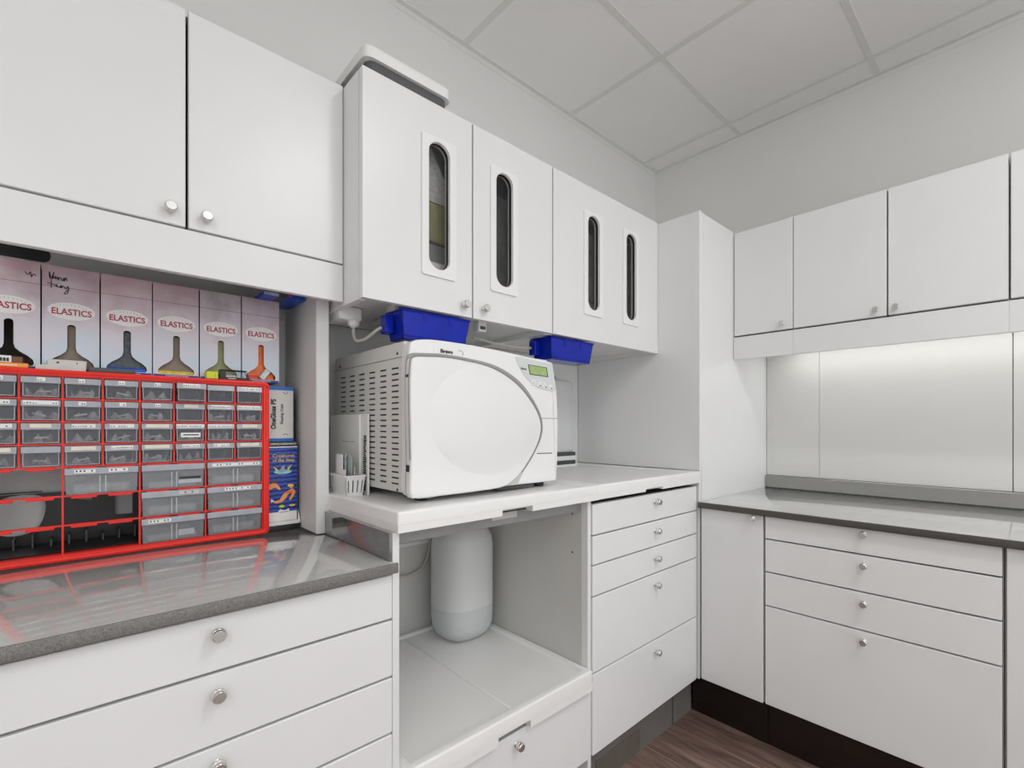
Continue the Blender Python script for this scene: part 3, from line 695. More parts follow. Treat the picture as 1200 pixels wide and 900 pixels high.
for n, (y0, pink, m1, m2, lb) in enumerate(boxes):
    y1 = y0+.0870; yc = (y0+y1)/2; zb, zt = 1.2985, 1.5215
    r = thing('elastics_carton', (EX-.06, yc, zb), 'tall pinkish ' + lb, 'carton', 'elastics cartons on the red organiser')
    b = MB(); x0 = EX-.115
    b.box(x0, EX-.0012, y0, y0+.001, zb, zt, 'cside'); b.box(x0, EX-.0012, y1-.001, y1, zb, zt, 'cside')
    b.box(x0, EX-.0012, y0+.001, y1-.001, zb, zb+.001, 'cardin'); b.box(x0, EX-.0012, y0+.001, y1-.001, zt-.001, zt, 'cside')
    b.box(x0, x0+.001, y0+.001, y1-.001, zb+.001, zt-.001, 'cardin'); link('body', b, r)
    b = MB(); fl = flask(yc)
    b.prism([(y0, zb), (y1, zb), (y1, zt), (y0, zt)], 'x', EX-.0011, EX, art_mat('carton_art', pink, zb, zt+.01, n*3.1), holes=[fl])
    b.box(EX-.0002, EX+.0003, y0+.0005, y1-.0005, 1.4770, 1.4778, 'brown' if n < 5 else 'inkb')
    fr = link('front_panel', b, r)
    # pale rim printed round the window
    rim = [(yc+(p[0]-yc)*1.05, 1.345+(p[1]-1.345)*1.02) for p in fl]
    link('window_rim', MB().prism(rim, 'x', EX, EX+.0003, 'paper', holes=[fl]), fr)
    b = MB(); b.box(EX, EX+.0003, y0+.001, y1-.001, zb, zb+.0060, 'inkb')
    for k in range(11): b.box(EX+.0003, EX+.0005, yc-.020+.004*k, yc-.0175+.004*k, zb+.0022, zb+.0040, 'paper')
    link('blue_strip', b, fr)
    o = link('badge', MB().prism(ell(yc+.0005, 1.428, .0365, .0185), 'x', EX, EX+.0004, 'paper'), fr)
    text_part('lettering', 'ELASTICS', .0185, (EX+.0008, yc+.0005, 1.4255), 'x', 'inkr', o, width=.061, bold=.00035)
    b = MB()
    for k in range(9):
        t = math.radians(62+7*k); b.box(EX+.0004, EX+.0006, yc+.032*math.cos(t)*1.5-.0007, yc+.032*math.cos(t)*1.5+.0007, 1.4355+.0055*math.sin(3*(t-math.radians(62))/1), 1.4368+.0055*math.sin(3*(t-math.radians(62))/1), 'mgrey')
    link('small_print', b, o)
    # what shows in the window
    if m1 != 'dark':
        tag(link('packet', MB().box(EX-.050, EX-.012, yc-.036, yc+.036, zb+.0012, 1.40 if n else 1.329, m1 if m1 != 'brown' else 'cardin', .003, 1)), 'packet seen in the window of the ' + ['', 'handwritten', 'blue-and-dark', 'yellow', 'olive', 'orange'][n] + ' elastics carton, at the back', 'packet')
    if m2:
        b = MB()
        if m2 == 'redbag':
            b.box(EX-.011, EX-.005, yc-.034, yc-.004, zb+.0015, 1.316, 'redbag', .002, 1, ); b.box(-.003, .003, -.008, .008, -.022, .022, 'silver', .002, 1, mat4=Matrix.Translation((EX-.006, yc+.014, 1.326)) @ Matrix.Rotation(-.6, 4, 'X'))
        else: b.box(EX-.011, EX-.004, yc-.035, yc+.035, zb+.0015, 1.3145, m2, .002, 1)
        tag(link('packet', b), {'bluebag': 'blue', 'yellowbag': 'yellow', 'silver': 'silvery', 'redbag': 'red and silver'}[m2] + ' packet low in the window of an elastics carton', 'packet')
    if n in (0, 1):
        # scribbled pen strokes near the top
        b = MB(); s0 = yc - (.033 if n == 1 else -.022)
        def stroke(pts): b.tube([(EX+.0004, s0+p[0], p[1]) for p in smooth_line(pts, 3, False)], .0008, 'ink', 5)
        if n == 1:
            stroke([(0, 1.507), (.001, 1.495), (.004, 1.492), (.006, 1.506), (.0065, 1.494), (.0095, 1.500), (.009, 1.493), (.013, 1.499), (.0125, 1.491), (.0165, 1.499), (.019, 1.491), (.022, 1.499), (.0215, 1.490), (.025, 1.500), (.026, 1.492)])
            stroke([(.0005, 1.506), (.003, 1.494), (.007, 1.507)])
            stroke([(.003, 1.489), (.003, 1.474)]); stroke([(-.003, 1.483), (.008, 1.481), (.012, 1.477), (.010, 1.483), (.014, 1.476), (.018, 1.482), (.017, 1.475), (.021, 1.481), (.024, 1.475), (.028, 1.482), (.027, 1.466), (.022, 1.464), (.030, 1.478)])
        else: stroke([(0, 1.500), (.004, 1.494), (.008, 1.501), (.009, 1.490), (.012, 1.497), (.016, 1.494)])
        link('handwriting', b, fr)

# small goods along the front of the organiser's top
TX = -1.449; TZ = 1.298
b = MB(); b.box(TX-.026, TX, -.145, -.073, TZ, TZ+.0095, 'orange', .0015, 1); b.box(TX-.0001, TX+.0003, -.130, -.088, TZ+.0035, TZ+.0058, 'cream')
tag(link('marker_case', b), 'flat orange case at the left end of the organiser top', 'case')
b = MB(); b.box(TX-.024, TX-.004, -.145, -.096, TZ+.0098, TZ+.0235, 'paper', .001, 1); b.box(TX-.004, TX-.0036, -.14, -.1, TZ+.012, TZ+.018, 'mgrey')
b.box(TX-.024, TX-.004, -.0958, -.081, TZ+.0098, TZ+.0225, 'brown', .001, 1)
for k in range(4): b.box(TX-.0036, TX-.0033, -.116+.0046*k, -.1132+.0046*k, TZ+.0118, TZ+.0190, 'ink')
tag(link('small_carton', b), 'small white carton with a brown end lying on the orange case', 'carton')
b = MB(); b.prism([(-.064, TZ), (.010, TZ), (.0115, TZ+.0215), (.006, TZ+.0225), (-.041, TZ+.0225), (-.047, TZ+.020), (-.047, TZ+.0105), (-.064, TZ+.0095)], 'x', TX-.026, TX-.006, 'lgrey', bev=.001)
b.box(TX-.0065, TX-.0055, -.034, -.030, TZ+.0145, TZ+.0175, 'ink'); b.box(TX-.0065, TX-.0055, -.004, -.0028, TZ+.0140, TZ+.0180, 'ink')
tag(link('instrument_case', b), 'cream plastic case in front of the handwritten elastics carton', 'case')
b = MB(); b.box(TX-.028, TX-.002, .0135, .090, TZ, TZ+.0105, 'dgrey', .002, 2)
tag(link('slim_case', b), 'dark grey slim case in front of the dark and blue carton', 'case')
b = MB(); b.box(TX-.022, TX, .221, .246, TZ, TZ+.0185, 'lime', .0015, 1); b.box(TX-.0001, TX+.0004, .239, .2398, TZ+.001, TZ+.013, 'olivebag')
tag(link('lime_block', b), 'lime yellow block on the organiser top beside the black rack', 'block')
b = MB(); b.box(TX-.020, TX, .2475, .313, TZ, TZ+.0065, 'dark', .001, 1); b.tube([(TX-.002, .249, TZ+.006), (TX-.002, .2500, TZ+.024), (TX-.002, .306, TZ+.024), (TX-.002, .311, TZ+.006)], .0016, 'dark', 8)
b.tube([(TX-.018, .249, TZ+.006), (TX-.018, .2500, TZ+.024), (TX-.018, .306, TZ+.024), (TX-.018, .311, TZ+.006)], .0016, 'dark', 8); b.box(TX-.002, TX-.001, .2500, .262, TZ+.006, TZ+.023, 'dark')
b.box(TX, TX+.0004, .266, .283, TZ+.0022, TZ+.0042, 'lgrey')
tag(link('instrument_rack', b), 'small black rack on the organiser top, right of the lime block', 'rack')

# boxes standing between organiser and support panel
r = thing('tall_carton', (-1.53, .398, .8955), 'blue carton printed with swimmers, standing right of the red organiser', 'carton')
PX = -1.468
b = MB(); b.box(-1.59, PX-.0005, .3605, .4325, .9195, 1.1385, 'dark', .001, 1); link('body', b, r)
b = MB(); b.box(PX-.0004, PX, .3605, .4325, .944, 1.1230, 'waves'); b.box(PX-.0004, PX, .3605, .4325, 1.1235, 1.1385, 'dark'); b.box(PX-.0003, PX+.0001, .3605, .4325, 1.1215, 1.1240, 'paper'); b.box(PX-.0003, PX+.0003, .3605, .4305, .9200, .9450, 'paper'); b.prism(smooth_line([(.384, .945), (.389, .952), (.396, .949), (.404, .949), (.409, .953), (.412, .945)], 3), 'x', PX-.0003, PX+.0003, 'paper'); link('printed_front', b, r)
b = MB(); b.prism([(.3600, .8955), (.432, .8955), (.4395, .903), (.4395, .9085), (.3600, .9085)], 'x', -1.59, PX+.004, 'dark', bev=.001); b.prism([(.3600, .9090), (.4360, .9090), (.4392, .9120), (.4392, .920), (.4335, .945), (.4332, .9192), (.3600, .9192)], 'x', -1.58, PX+.002, 'white'); link('tray_base', b, r)
text_part('lettering', 'ORMO/GERMANY', .0085, (PX+.0005, .397, 1.131), 'x', 'paper', r, width=.066)
text_part('lettering', 'Creatures', .0135, (PX+.0006, .3975, 1.0985), 'x', 'hair', r, width=.054)
text_part('lettering', 'of the deep', .0135, (PX+.0006, .398, 1.0865), 'x', 'hair', r, width=.054)
b = MB(); P2 = PX+.0005
b.prism(ell(.396, 1.0545, .022, .006, 16), 'x', PX, P2, 'teal'); b.prism(smooth_line([(.386, 1.055), (.392, 1.066), (.398, 1.073), (.401, 1.062), (.405, 1.056)], 4), 'x', PX, P2+.0002, 'mgrey')
b.prism([(.372, 1.071), (.384, 1.061), (.380, 1.056)], 'x', PX, P2+.0001, 'lime'); b.prism([(.418, 1.074), (.406, 1.064), (.410, 1.058)], 'x', PX, P2+.0001, 'lime')
# two plain swimmers
b.prism(smooth_line([(.360, 1.018), (.372, 1.025), (.381, 1.022), (.390, 1.006), (.385, 1.006), (.377, 1.013), (.362, 1.008)], 4), 'x', PX, P2+.0001, 'skin'); b.prism(ell(.375, 1.028, .008, .004, 12), 'x', PX, P2+.0002, 'brown')
b.prism(smooth_line([(.373, .974), (.388, .979), (.396, .992), (.408, 1.001), (.421, 1.006), (.427, .996), (.414, .975), (.411, .977), (.418, .994), (.410, .992), (.402, .980), (.391, .971), (.376, .970)], 4), 'x', PX, P2+.0001, 'skin')
b.prism(ell(.418, 1.012, .0055, .0055, 14), 'x', PX, P2+.0002, 'skin'); b.prism(ell(.415, 1.016, .008, .004, 12), 'x', PX, P2+.0003, 'hair'); b.prism(ell(.411, .997, .009, .0035, 12), 'x', PX, P2+.0003, 'orangebag'); b.prism([(.420, 1.011), (.426, 1.013), (.426, 1.010), (.420, 1.008)], 'x', PX, P2+.0004, 'dark')
b.prism(ell(.393, .960, .007, .004, 10), 'x', PX, P2+.0001, 'lime'); b.prism(ell(.419, .9605, .008, .003, 10), 'x', PX, P2+.0001, 'hair'); b.prism([(.367, .983), (.375, .976), (.366, .973)], 'x', PX, P2+.0001, 'paper')
link('printed_picture', b, r)
r = thing('product_carton', (-1.53, .39, 1.139), 'grey and blue product carton with sideways lettering, on the swimmers carton', 'carton')
b = MB(); b.box(-1.585, PX-.002, .3605, .4225, 1.139, 1.2885, 'lgrey', .0008, 1); b.box(-1.57, -1.478, .4225, .4275, 1.141, 1.286, 'dark', .001, 1); link('body', b, r)
link('blue_band', MB().box(PX-.0019, PX-.0015, .3607, .4223, 1.2790, 1.2883, 'royal'), r); link('blue_band', MB().box(PX-.0019, PX-.0015, .3607, .4223, 1.1392, 1.1470, 'royal'), r)
for z in (1.2745, 1.1545): link('corner_mark', MB().tube([(PX-.0014, .4025+.0055*math.cos(t), z+.0045*math.sin(t)*(1 if z < 1.2 else -1)) for t in [math.pi*k/8 for k in range(9)]], .0007, 'ink', 6), r)
text_part('lettering', 'OneGloss PS', .0165, (PX-.0014, .3735, 1.2130), 'x', 'ink', r, width=.082, rot=math.pi/2, ext=.0003, bold=.0007)
text_part('lettering', 'Shaping Cups', .0095, (PX-.0014, .3935, 1.2130), 'x', 'ink', r, width=.055, rot=math.pi/2, ext=.0003, bold=.00015)
# flat glossy packet on top of the last carton
b = MB(); b.box(-1.56, -1.415, .338, .436, 1.5225, 1.5335, 'bluebag', .001, 1); b.box(-1.53, -1.4145, .372, .392, 1.5222, 1.534, 'dgrey', .0008, 1); b.box(-1.45, -1.4143, .395, .404, 1.5265, 1.5345, 'redbag'); b.box(-1.4152, -1.414, .338, .372, 1.5225, 1.5300, 'silver')
tag(link('glossy_packet', b), 'glossy blue and silver packet lying on top of the rightmost elastics carton', 'packet')

# ------------------------------------------------------------------ steriliser
r = thing('steriliser', (-1.3, .81, .9945), 'white countertop steriliser with a round bulging door and a green display', 'steriliser')
MY0, MY1, MZ0, MZ1 = .562, 1.052, 1.010, 1.391
b = MB(); b.box(-1.545, -1.098, MY0, MY1, MZ0+.004, MZ1, 'machside', .006, 2)
b.box(-1.545, -1.10, MY0-.0012, MY0+.002, 1.3505, 1.3520, 'mgrey')
cols = [(-1.489, -1.456), (-1.418, -1.393), (-1.346, -1.317), (-1.284, -1.247), (-1.228, -1.192), (-1.161, -1.122)]
cols = [(-1.494, -1.462), (-1.427, -1.395), (-1.360, -1.328), (-1.293, -1.260), (-1.226, -1.193), (-1.160, -1.125)]
for a, c2 in cols:
    for k in range(21): b.box(a, c2, MY0-.0008, MY0+.0015, 1.326-.0145*k-.0022, 1.326-.0145*k+.0016, 'dark')
for x, z in ((-1.502, 1.361), (-1.131, 1.362), (-1.131, 1.021)): b.lathe((x, MY0, z), (0, -1, 0), [(.0036, 0), (.0036, .0012), (.002, .0018)], 'dark', 12)
link('chassis', b, r)
# front moulding: outline as seen from the front, edges rounded towards the sides
fo = smooth_line([(.562, 1.012), (.558, 1.10), (.557, 1.25), (.558, 1.362), (.566, 1.384), (.60, 1.394), (.695, 1.397), (.80, 1.394), (.93, 1.386), (1.030, 1.3785), (1.0375, 1.3765), (1.0395, 1.370), (1.047, 1.337), (1.057, 1.285), (1.0615, 1.205), (1.0605, 1.10), (1.0565, 1.020), (1.0545, 1.013), (1.047, 1.0110), (.90, 1.010), (.72, 1.010)], 5)
b = MB(); b.plate(fo, -1.097, -1.062, .006, 'mach')
b.tube([(-1.0618, .974, 1.204), (-1.0618, 1.0575, 1.2045)], .0011, 'mgrey', 6); b.tube([(-1.0618, .972, 1.098), (-1.0618, 1.034, 1.097)], .0013, 'dark', 6)
link('front_moulding', b, r)
do = [(.5520, 1.012), (.5500, 1.10), (.5500, 1.33), (.556, 1.342), (.600, 1.3485), (.650, 1.351), (.715, 1.3475), (.776, 1.340), (.834, 1.321), (.884, 1.293), (.929, 1.252), (.958, 1.213), (.968, 1.180), (.962, 1.146), (.942, 1.109), (.913, 1.072), (.884, 1.043), (.852, 1.022), (.825, 1.0125), (.74, 1.0085), (.64, 1.0078), (.565, 1.0085)]
do = smooth_line(do, 4)
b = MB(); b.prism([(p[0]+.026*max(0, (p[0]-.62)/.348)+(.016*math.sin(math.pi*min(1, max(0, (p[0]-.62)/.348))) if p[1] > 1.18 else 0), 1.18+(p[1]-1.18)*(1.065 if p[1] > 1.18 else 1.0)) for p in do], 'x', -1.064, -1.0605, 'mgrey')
link('door_groove_shade', b, r)  # grey plate standing in for the shade in the groove beside the door
b = MB(); b.plate(do, -1.0615, -1.038, .006, 'door_dish')
for z in (1.295, 1.08): b.box(-1.060, -1.046, .5475, .5500, z-.008, z+.008, 'dark')
# bulged dish on the door
bm = bmesh.new(); rings = []; cy, cz, ry, rz = .781, 1.1985, .186, .149
def inside(y, z):
    c = False
    for i in range(len(do)):
        (y1, z1), (y2, z2) = do[i-1], do[i]
        if (z1 > z) != (z2 > z) and y < (y2-y1)*(z-z1)/(z2-z1)+y1: c = not c
    return c
reach = []
for i in range(56):
    t = 2*math.pi*i/56; k = 1.0
    while not inside(cy+(ry*k+.009)*math.cos(t), cz+(rz*k+.009)*math.sin(t)): k -= .01
    reach.append(k)
for k in range(11):
    f = k/10; h = .020*(1-f**2.4) ; rings.append([bm.verts.new((-1.0382+h, cy+ry*f*reach[i]*math.cos(2*math.pi*i/56), cz+rz*f*reach[i]*math.sin(2*math.pi*i/56))) for i in range(56)] if k else [bm.verts.new((-1.0382+h, cy, cz))])
for i in range(56): bm.faces.new((rings[0][0], rings[1][i], rings[1][(i+1) % 56]))
for k in range(1, 10):
    for i in range(56): bm.faces.new((rings[k][i], rings[k+1][i], rings[k+1][(i+1) % 56], rings[k][(i+1) % 56]))
bmesh.ops.recalc_face_normals(bm, faces=bm.faces[:]); b._merge(bm, 'door_dish')
dr = link('door', b, r, angle=50)
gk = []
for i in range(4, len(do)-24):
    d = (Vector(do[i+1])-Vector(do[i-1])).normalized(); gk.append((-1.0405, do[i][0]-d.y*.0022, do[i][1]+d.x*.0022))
link('door_shade_line', MB().tube(gk, .0015, 'groove_shade', 8), r)  # thin grey tube drawn as the groove's shadow line along the door edge
b = MB(); b.prism([(.838, 1.0125), (.893, 1.0125), (.905, 1.032), (.927, 1.068), (.905, 1.052), (.875, 1.030)], 'x', -1.0625, -1.0585, 'lgrey'); link('door_latch', b, r)
pp = smooth_line([(.889, 1.380), (.96, 1.3765), (1.028, 1.3725), (1.0305, 1.3710), (1.036, 1.35), (1.043, 1.325), (1.049, 1.292), (1.0475, 1.2892), (1.02, 1.289), (.985, 1.2935), (.956, 1.304), (.928, 1.322), (.907, 1.344), (.890, 1.370)], 3)
b = MB(); b.prism(pp, 'x', -1.0622, -1.0606, 'fascia'); cp = link('control_panel', b, r)
b = MB(); b.prism([(.934, 1.3625), (1.010, 1.3600), (1.017, 1.3305), (.941, 1.3330)], 'x', -1.0607, -1.0598, 'dgrey'); b.prism([(.937, 1.3605), (1.006, 1.3582), (1.012, 1.3330), (.943, 1.3355)], 'x', -1.0599, -1.0592, 'screen'); link('display', b, cp)
for k, (y, z) in enumerate(((.956, 1.3105), (.979, 1.3065), (1.002, 1.3035), (1.026, 1.3010))):
    b = MB(); b.lathe((-1.0607, y, z), (1, 0, 0), [(.0085, 0), (.0085, .0008), (.0075, .0014)], 'white', 20)
    if k: b.box(-1.0594, -1.0590, y+.001, y+.006, z-.006, z-.002, 'dgrey'); b.box(-1.0594, -1.0590, y-.004, y-.001, z+.001, z+.003, 'mgrey')
    else: b.tube([(-1.0592, y+.0035*math.cos(t), z+.0035*math.sin(t)) for t in [2*math.pi*q/10 for q in range(11)]], .0005, 'mgrey', 5)
    link('button', b, cp)
text_part('lettering', 'Menu', .0090, (-1.0600, .9175, 1.3480), 'x', 'ink', cp, width=.021)
b = MB(); b.prism(rrect(.622, .708, 1.3625, 1.3765, .003), 'x', -1.0640, -1.0606, 'white'); b.tube([(-1.0606, .694, 1.3763), (-1.0606, .704, 1.3763), (-1.0606, .7085, 1.372), (-1.0606, .7085, 1.365)], .0006, 'dgrey', 6); bd = link('badge', b, r)
text_part('lettering', 'Bravo', .0130, (-1.0601, .659, 1.3695), 'x', 'ink', bd, width=.036, bold=.0005)
f = MB()
for x in (-1.10, -1.50):
    for y in (.61, 1.01): link('foot', MB().lathe((x, y, .9945), (0, 0, 1), [(.016, 0), (.018, .004), (.018, .0205)], 'dark', 16), r)
link('under_tray', MB().box(-1.12, -1.072, .83, .97, .9985, 1.009, 'dgrey', .002, 1), r)

# ------------------------------------------------------------------ goods left of the steriliser
b = MB(); b.box(-1.535, -1.318, .5435, .5495, .9945, 1.213, 'paper', .0008, 1); b.box(-1.44, -1.345, .5430, .5436, 1.135, 1.138, 'lgrey'); b.box(-1.462, -1.461, .5430, .5436, 1.16, 1.19, 'mgrey')
tag(link('booklet', b), 'white booklet standing behind the white basket', 'booklet')
b = MB(); b.box(-1.535, -1.281, .5505, .5565, .9945, 1.214, 'paper', .0008, 1)
for k in range(26):
    z = 1.005 + .0058*k; b.box(-1.303+random.uniform(-.004, 0), -1.292+random.uniform(-.002, .006), .5500, .5506, z, z+.0045, 'ink')
for k in range(18): b.box(-1.311, -1.309, .5500, .5506, 1.04+.006*k, 1.044+.006*k, 'ink')
tag(link('booklet', b), 'white booklet with a printed margin leaning on the vented side of the steriliser', 'booklet')
r = thing('storage_basket', (-1.32, .513, .9945), 'small white plastic basket with slots, left of the steriliser', 'basket')
bm = bmesh.new(); b = MB()
def ring(z, k): return [(-1.276+k, .4905-k*.6), (-1.276+k, .5355+k*.4), (-1.372-k, .5355+k*.4), (-1.372-k, .4905-k*.6)]
def wallq(p, q, z0, z1, k0, k1, t=.002): pass
b.hull([(-1.276, .4925, .9945), (-1.276, .5355, .9945), (-1.372, .5355, .9945), (-1.372, .4925, .9945), (-1.276, .4925, .997), (-1.276, .5355, .997), (-1.372, .5355, .997), (-1.372, .4925, .997)], 'white')
def slat(x0, y0, x1, y1, f0, f1):
    """piece of a flared wall between fractions f0..f1 of its length"""
    ax, ay = x0+(x1-x0)*f0, y0+(y1-y0)*f0; bx, by = x0+(x1-x0)*f1, y0+(y1-y0)*f1
    return (ax, ay), (bx, by)
B0 = [(-1.276, .4925), (-1.276, .5355), (-1.372, .5355), (-1.372, .4925)]; B1 = [(-1.268, .4885), (-1.268, .5400), (-1.380, .5400), (-1.380, .4885)]
for s in range(4):
    p0, p1, q0, q1 = B0[s], B0[(s+1) % 4], B1[s], B1[(s+1) % 4]
    L = lambda a, c2, f: (a[0]+(c2[0]-a[0])*f, a[1]+(c2[1]-a[1])*f)
    n = 4 if s in (0, 2) else 7
    inn = [(.002, 0), (0, -.002), (-.002, 0), (0, .002)][s]; inn = (-inn[0], inn[1]) if s in (0, 2) else inn
    def quad(f0, f1, h0, h1):
        pts = []
        for f in (f0, f1):
            for h in (h0, h1):
                u = L(L(p0, p1, f), L(q0, q1, f), h); z = .997+.050*h; pts.append((u[0], u[1], z)); pts.append((u[0]+inn[0], u[1]+inn[1], z))
        b.hull(pts, 'white')
    quad(0, 1, 0, .16); quad(0, 1, .80, 1)
    for k in range(n+1): quad(max(0, k/n-.09), min(1, k/n+.09), .16, .80)
b.tube([(p[0], p[1], 1.048) for p in B1+[B1[0]]], .0028, 'white', 8)
link('body', b, r)
def flat(name, x0, x1, y, z0, z1, m, lb, cat, tilt=0, rnd=.002):
    b = MB(); b.prism(rrect(x0, x1, z0, z1, rnd), 'y', y, y+.002, m); tag(link(name, b), lb, cat)
flat('leaflet', -1.360, -1.316, .497, .999, 1.104, 'paper', 'white leaflet at the left in the white basket', 'leaflet')
flat('packet', -1.344, -1.308, .503, .999, 1.108, 'silver', 'pale striped packet in the white basket behind the leaflet', 'packet')
flat('blister_pack', -1.322, -1.284, .509, .999, 1.104, 'blister', 'blue grey blister pack with a round top in the white basket', 'packet', rnd=.018)
flat('packet', -1.318, -1.282, .516, .999, 1.072, 'lgrey', 'short clear packet at the back of the white basket', 'packet')
b = MB(); b.box(-1.312, -1.288, .4945, .4962, .999, 1.065, 'paper', .0005, 1); tag(link('card', b), 'small white card at the front of the white basket', 'card')

# ------------------------------------------------------------------ under the middle wall cabinets
def blue_bin(y0, y1, xf, xb, label):
    r = thing('storage_bin', ((xf+xb)/2, (y0+y1)/2, 1.412), label, 'bin', 'blue bins under the wall cabinets')
    zt, zb, k, t = 1.4865, 1.412, .010, .003
    b = MB(); A = lambda kk, z: [(xf-kk, y0+kk, z), (xf-kk, y1-kk, z), (xb+kk, y1-kk, z), (xb+kk, y0+kk, z)]
    T, Bm = A(0, zt), A(k, zb); inn = [(-t, 0), (0, -t), (t, 0), (0, t)]
    for s in range(4):
        p = [T[s], T[(s+1) % 4], Bm[s], Bm[(s+1) % 4]]; d = inn[s]
        b.hull([q for q in p] + [(q[0]+d[0], q[1]+d[1], q[2]) for q in p], 'blue')
    b.box(xb+k, xf-k, y0+k, y1-k, zb, zb+t, 'blue')
    b.tube([(p[0], p[1], zt-.001) for p in T+[T[0]]], .0032, 'blue', 8)
    for f in (.33, .70):                              # stiffening gussets on the front
        yy = y0+(y1-y0)*f; b.hull([(xf+.002, yy-.010, zt), (xf+.002, yy+.010, zt), (xf-.003, yy, zt-.028), (xf-.004, yy-.010, zt), (xf-.004, yy+.010, zt)], 'blue')
    b.tube([(xf-k*.8, y0+.012, zb+.008), (xf-k*.8, y1-.012, zb+.008)], .0016, 'blue', 6)
    link('body', b, r)
    b = MB(); b.box(xb+.03, xf-.03, y1-.003, y1+.012, 1.440, 1.474, 'white', .003, 2); b.lathe((xf-.05, y1+.012, 1.457), (0, 1, 0), [(.005, 0), (.005, .006), (.003, .008)], 'white', 12); link('end_clip', b, r)
    b = MB(); b.box(xb+.012, xf-.035, y0-.004, y0+.010, 1.4880, 1.5065, 'lgrey', .001, 1); b.box(xb+.012, xf-.035, y1-.012, y1+.002, 1.4880, 1.5065, 'lgrey', .001, 1); link('hanger', b, r)
    b = MB(); b.box(xb+.012, xb+.045, y0-.020, y0+.003, 1.428, 1.478, 'blue', .002, 1); link('latch_block', b, r)
    return r
blue_bin(.592, .803, -1.168, -1.262, 'dark blue plastic bin hung under the cabinet over the left of the steriliser')
blue_bin(1.132, 1.352, -1.168, -1.27, 'bright blue plastic bin hung under the corner cabinet over the display')
r = thing('power_adapter', (-1.37, .52, 1.46), 'white plug adapter under the wall cabinet beside the support panel', 'adapter')
link('body', MB().box(-1.42, -1.325, .492, .555, 1.470, 1.5075, 'white', .006, 2), r)
link('plug', MB().lathe((-1.335, .535, 1.470), (0, 0, -1), [(.016, 0), (.014, .012), (.008, .018)], 'white', 16), r)
tag(link('power_cable', MB().tube(smooth_line([(-1.335, .535, 1.451), (-1.330, .533, 1.435), (-1.315, .532, 1.415), (-1.29, .540, 1.412), (-1.265, .552, 1.424), (-1.245, .562, 1.438), (-1.238, .571, 1.444)], 6, False), .0042, 'cable', 8)), 'grey cable looping from the plug adapter to the left blue bin', 'cable')
tag(link('power_cable', MB().tube(smooth_line([(-1.30, .905, 1.470), (-1.275, .97, 1.456), (-1.255, 1.05, 1.450), (-1.245, 1.1105, 1.452)], 5, False), .0045, 'cable', 8)), 'pale cable running to the right blue bin', 'cable')
b = MB(); b.box(-1.245, -1.215, .868, .898, 1.474, 1.5079, 'white', .003, 2); b.box(-1.2152, -1.214, .874, .893, 1.480, 1.490, 'dgrey')
link('cable_clip', b, WCAB)
b = MB(); b.box(-1.46, -1.21, .640, .672, 1.4885, 1.5075, 'lgrey', .004, 2)
tag(link('light_bar', b), 'pale unlit bar under the wall cabinet behind the left blue bin', 'light')

# ------------------------------------------------------------------ filter jug in the corner
r = thing('water_filter', (-1.56, 1.57, .9945), 'white water container on a dark stand in the corner behind the steriliser', 'container')
b = MB(); b.box(-1.608, -1.535, 1.47, 1.652, .9945, 1.06, 'dgrey', .003, 1); b.box(-1.535, -1.531, 1.47, 1.650, 1.023, 1.043, 'white', .001, 1); b.box(-1.540, -1.528, 1.465, 1.655, .9945, 1.004, 'white', .001, 1); b.box(-1.608, -1.600, 1.50, 1.665, 1.06, 1.335, 'dgrey', .002, 1); link('stand', b, r)
link('tank', MB().lathe((-1.568, 1.565, 1.061), (0, 0, 1), [(.070, 0), (.080, .006), (.083, .018), (.083, .300), (.080, .315), (.068, .328), (.05, .332)], 'jug', 40, 6, .36, 1.0), r)
link('cap', MB().lathe((-1.568, 1.53, 1.393), (0, 0, 1), [(.014, 0), (.014, .012), (.012, .014)], 'royal', 18), r)
link('tap', MB().lathe((-1.560, 1.650, 1.262), (0, 1, 0), [(.008, 0), (.008, .010), (.006, .013)], 'white', 14), r)

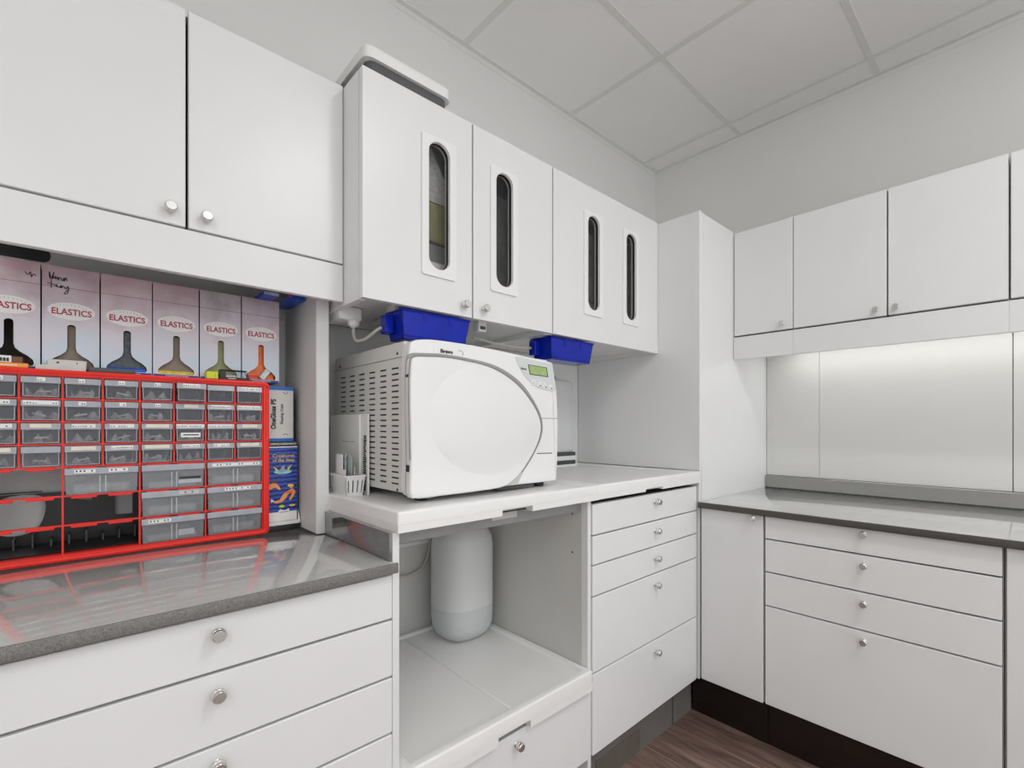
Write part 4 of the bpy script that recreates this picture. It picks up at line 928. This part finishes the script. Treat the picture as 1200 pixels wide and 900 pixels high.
# ------------------------------------------------------------------ white jug and hose in the bay
r = thing('jug', (-1.45, .965, .4385), 'frosted white jug standing on the pull-out tray in the open bay', 'jug')
link('body', MB().lathe((-1.45, .965, .4385), (0, 0, 1), [(.045, 0), (.070, .006), (.088, .022), (.0985, .046), (.101, .075)], 'liquid', 48, 2.5).lathe((-1.45, .965, .4385), (0, 0, 1), [(.101, .075), (.1012, .09), (.1012, .118)], 'liquid', 48, 2.5).lathe((-1.45, .965, .4385), (0, 0, 1), [(.1012, .1182), (.1012, .325), (.098, .352), (.086, .378), (.066, .398), (.035, .408), (.024, .412), (.024, .425)], 'jug', 48, 2.5), r, angle=60)
link('cap', MB().lathe((-1.45, .965, .8640), (0, 0, 1), [(.028, 0), (.028, .022), (.026, .025)], 'white', 24), r)
tag(link('hose', MB().tube(smooth_line([(-1.578, .58, .76), (-1.574, .66, .700), (-1.570, .74, .664), (-1.570, .82, .652), (-1.572, .875, .668), (-1.576, .905, .72), (-1.578, .9125, .80), (-1.578, .915, .93)], 6, False), .0055, 'cable', 8)), 'thin grey hose looping in front of the back panel of the open bay', 'hose')

# ------------------------------------------------------------------ camera
H = 1.18; vp1, vp2, cx, hy = 1214., 93., 655., 499.5
f = math.sqrt((vp1-cx)*(cx-vp2)); yaw = math.atan((vp1-cx)/f)
cam = bpy.data.cameras.new('camera'); co = bpy.data.objects.new('camera', cam); COL.objects.link(co)
cam.sensor_fit = 'HORIZONTAL'; cam.sensor_width = 36; cam.lens = f/1200*36
cam.shift_x = (600-cx)/1200; cam.shift_y = (hy-450)/1200
cam.clip_start = .02
co.location = (0, 0, H); co.rotation_euler = (math.pi/2, 0, yaw)
SC.camera = co

w = bpy.data.worlds.new('world'); w.use_nodes = True; SC.world = w
w.node_tree.nodes['Background'].inputs['Color'].default_value = (.97, .985, 1, 1)
w.node_tree.nodes['Background'].inputs['Strength'].default_value = 1.6
SC.view_settings.view_transform = 'Standard'; SC.view_settings.look = 'None'
SC.view_settings.gamma = 1; SC.view_settings.use_curve_mapping = False
SC.view_settings.exposure = -.17
SC.cycles.max_bounces = 10; SC.cycles.diffuse_bounces = 6; SC.cycles.transparent_max_bounces = 16
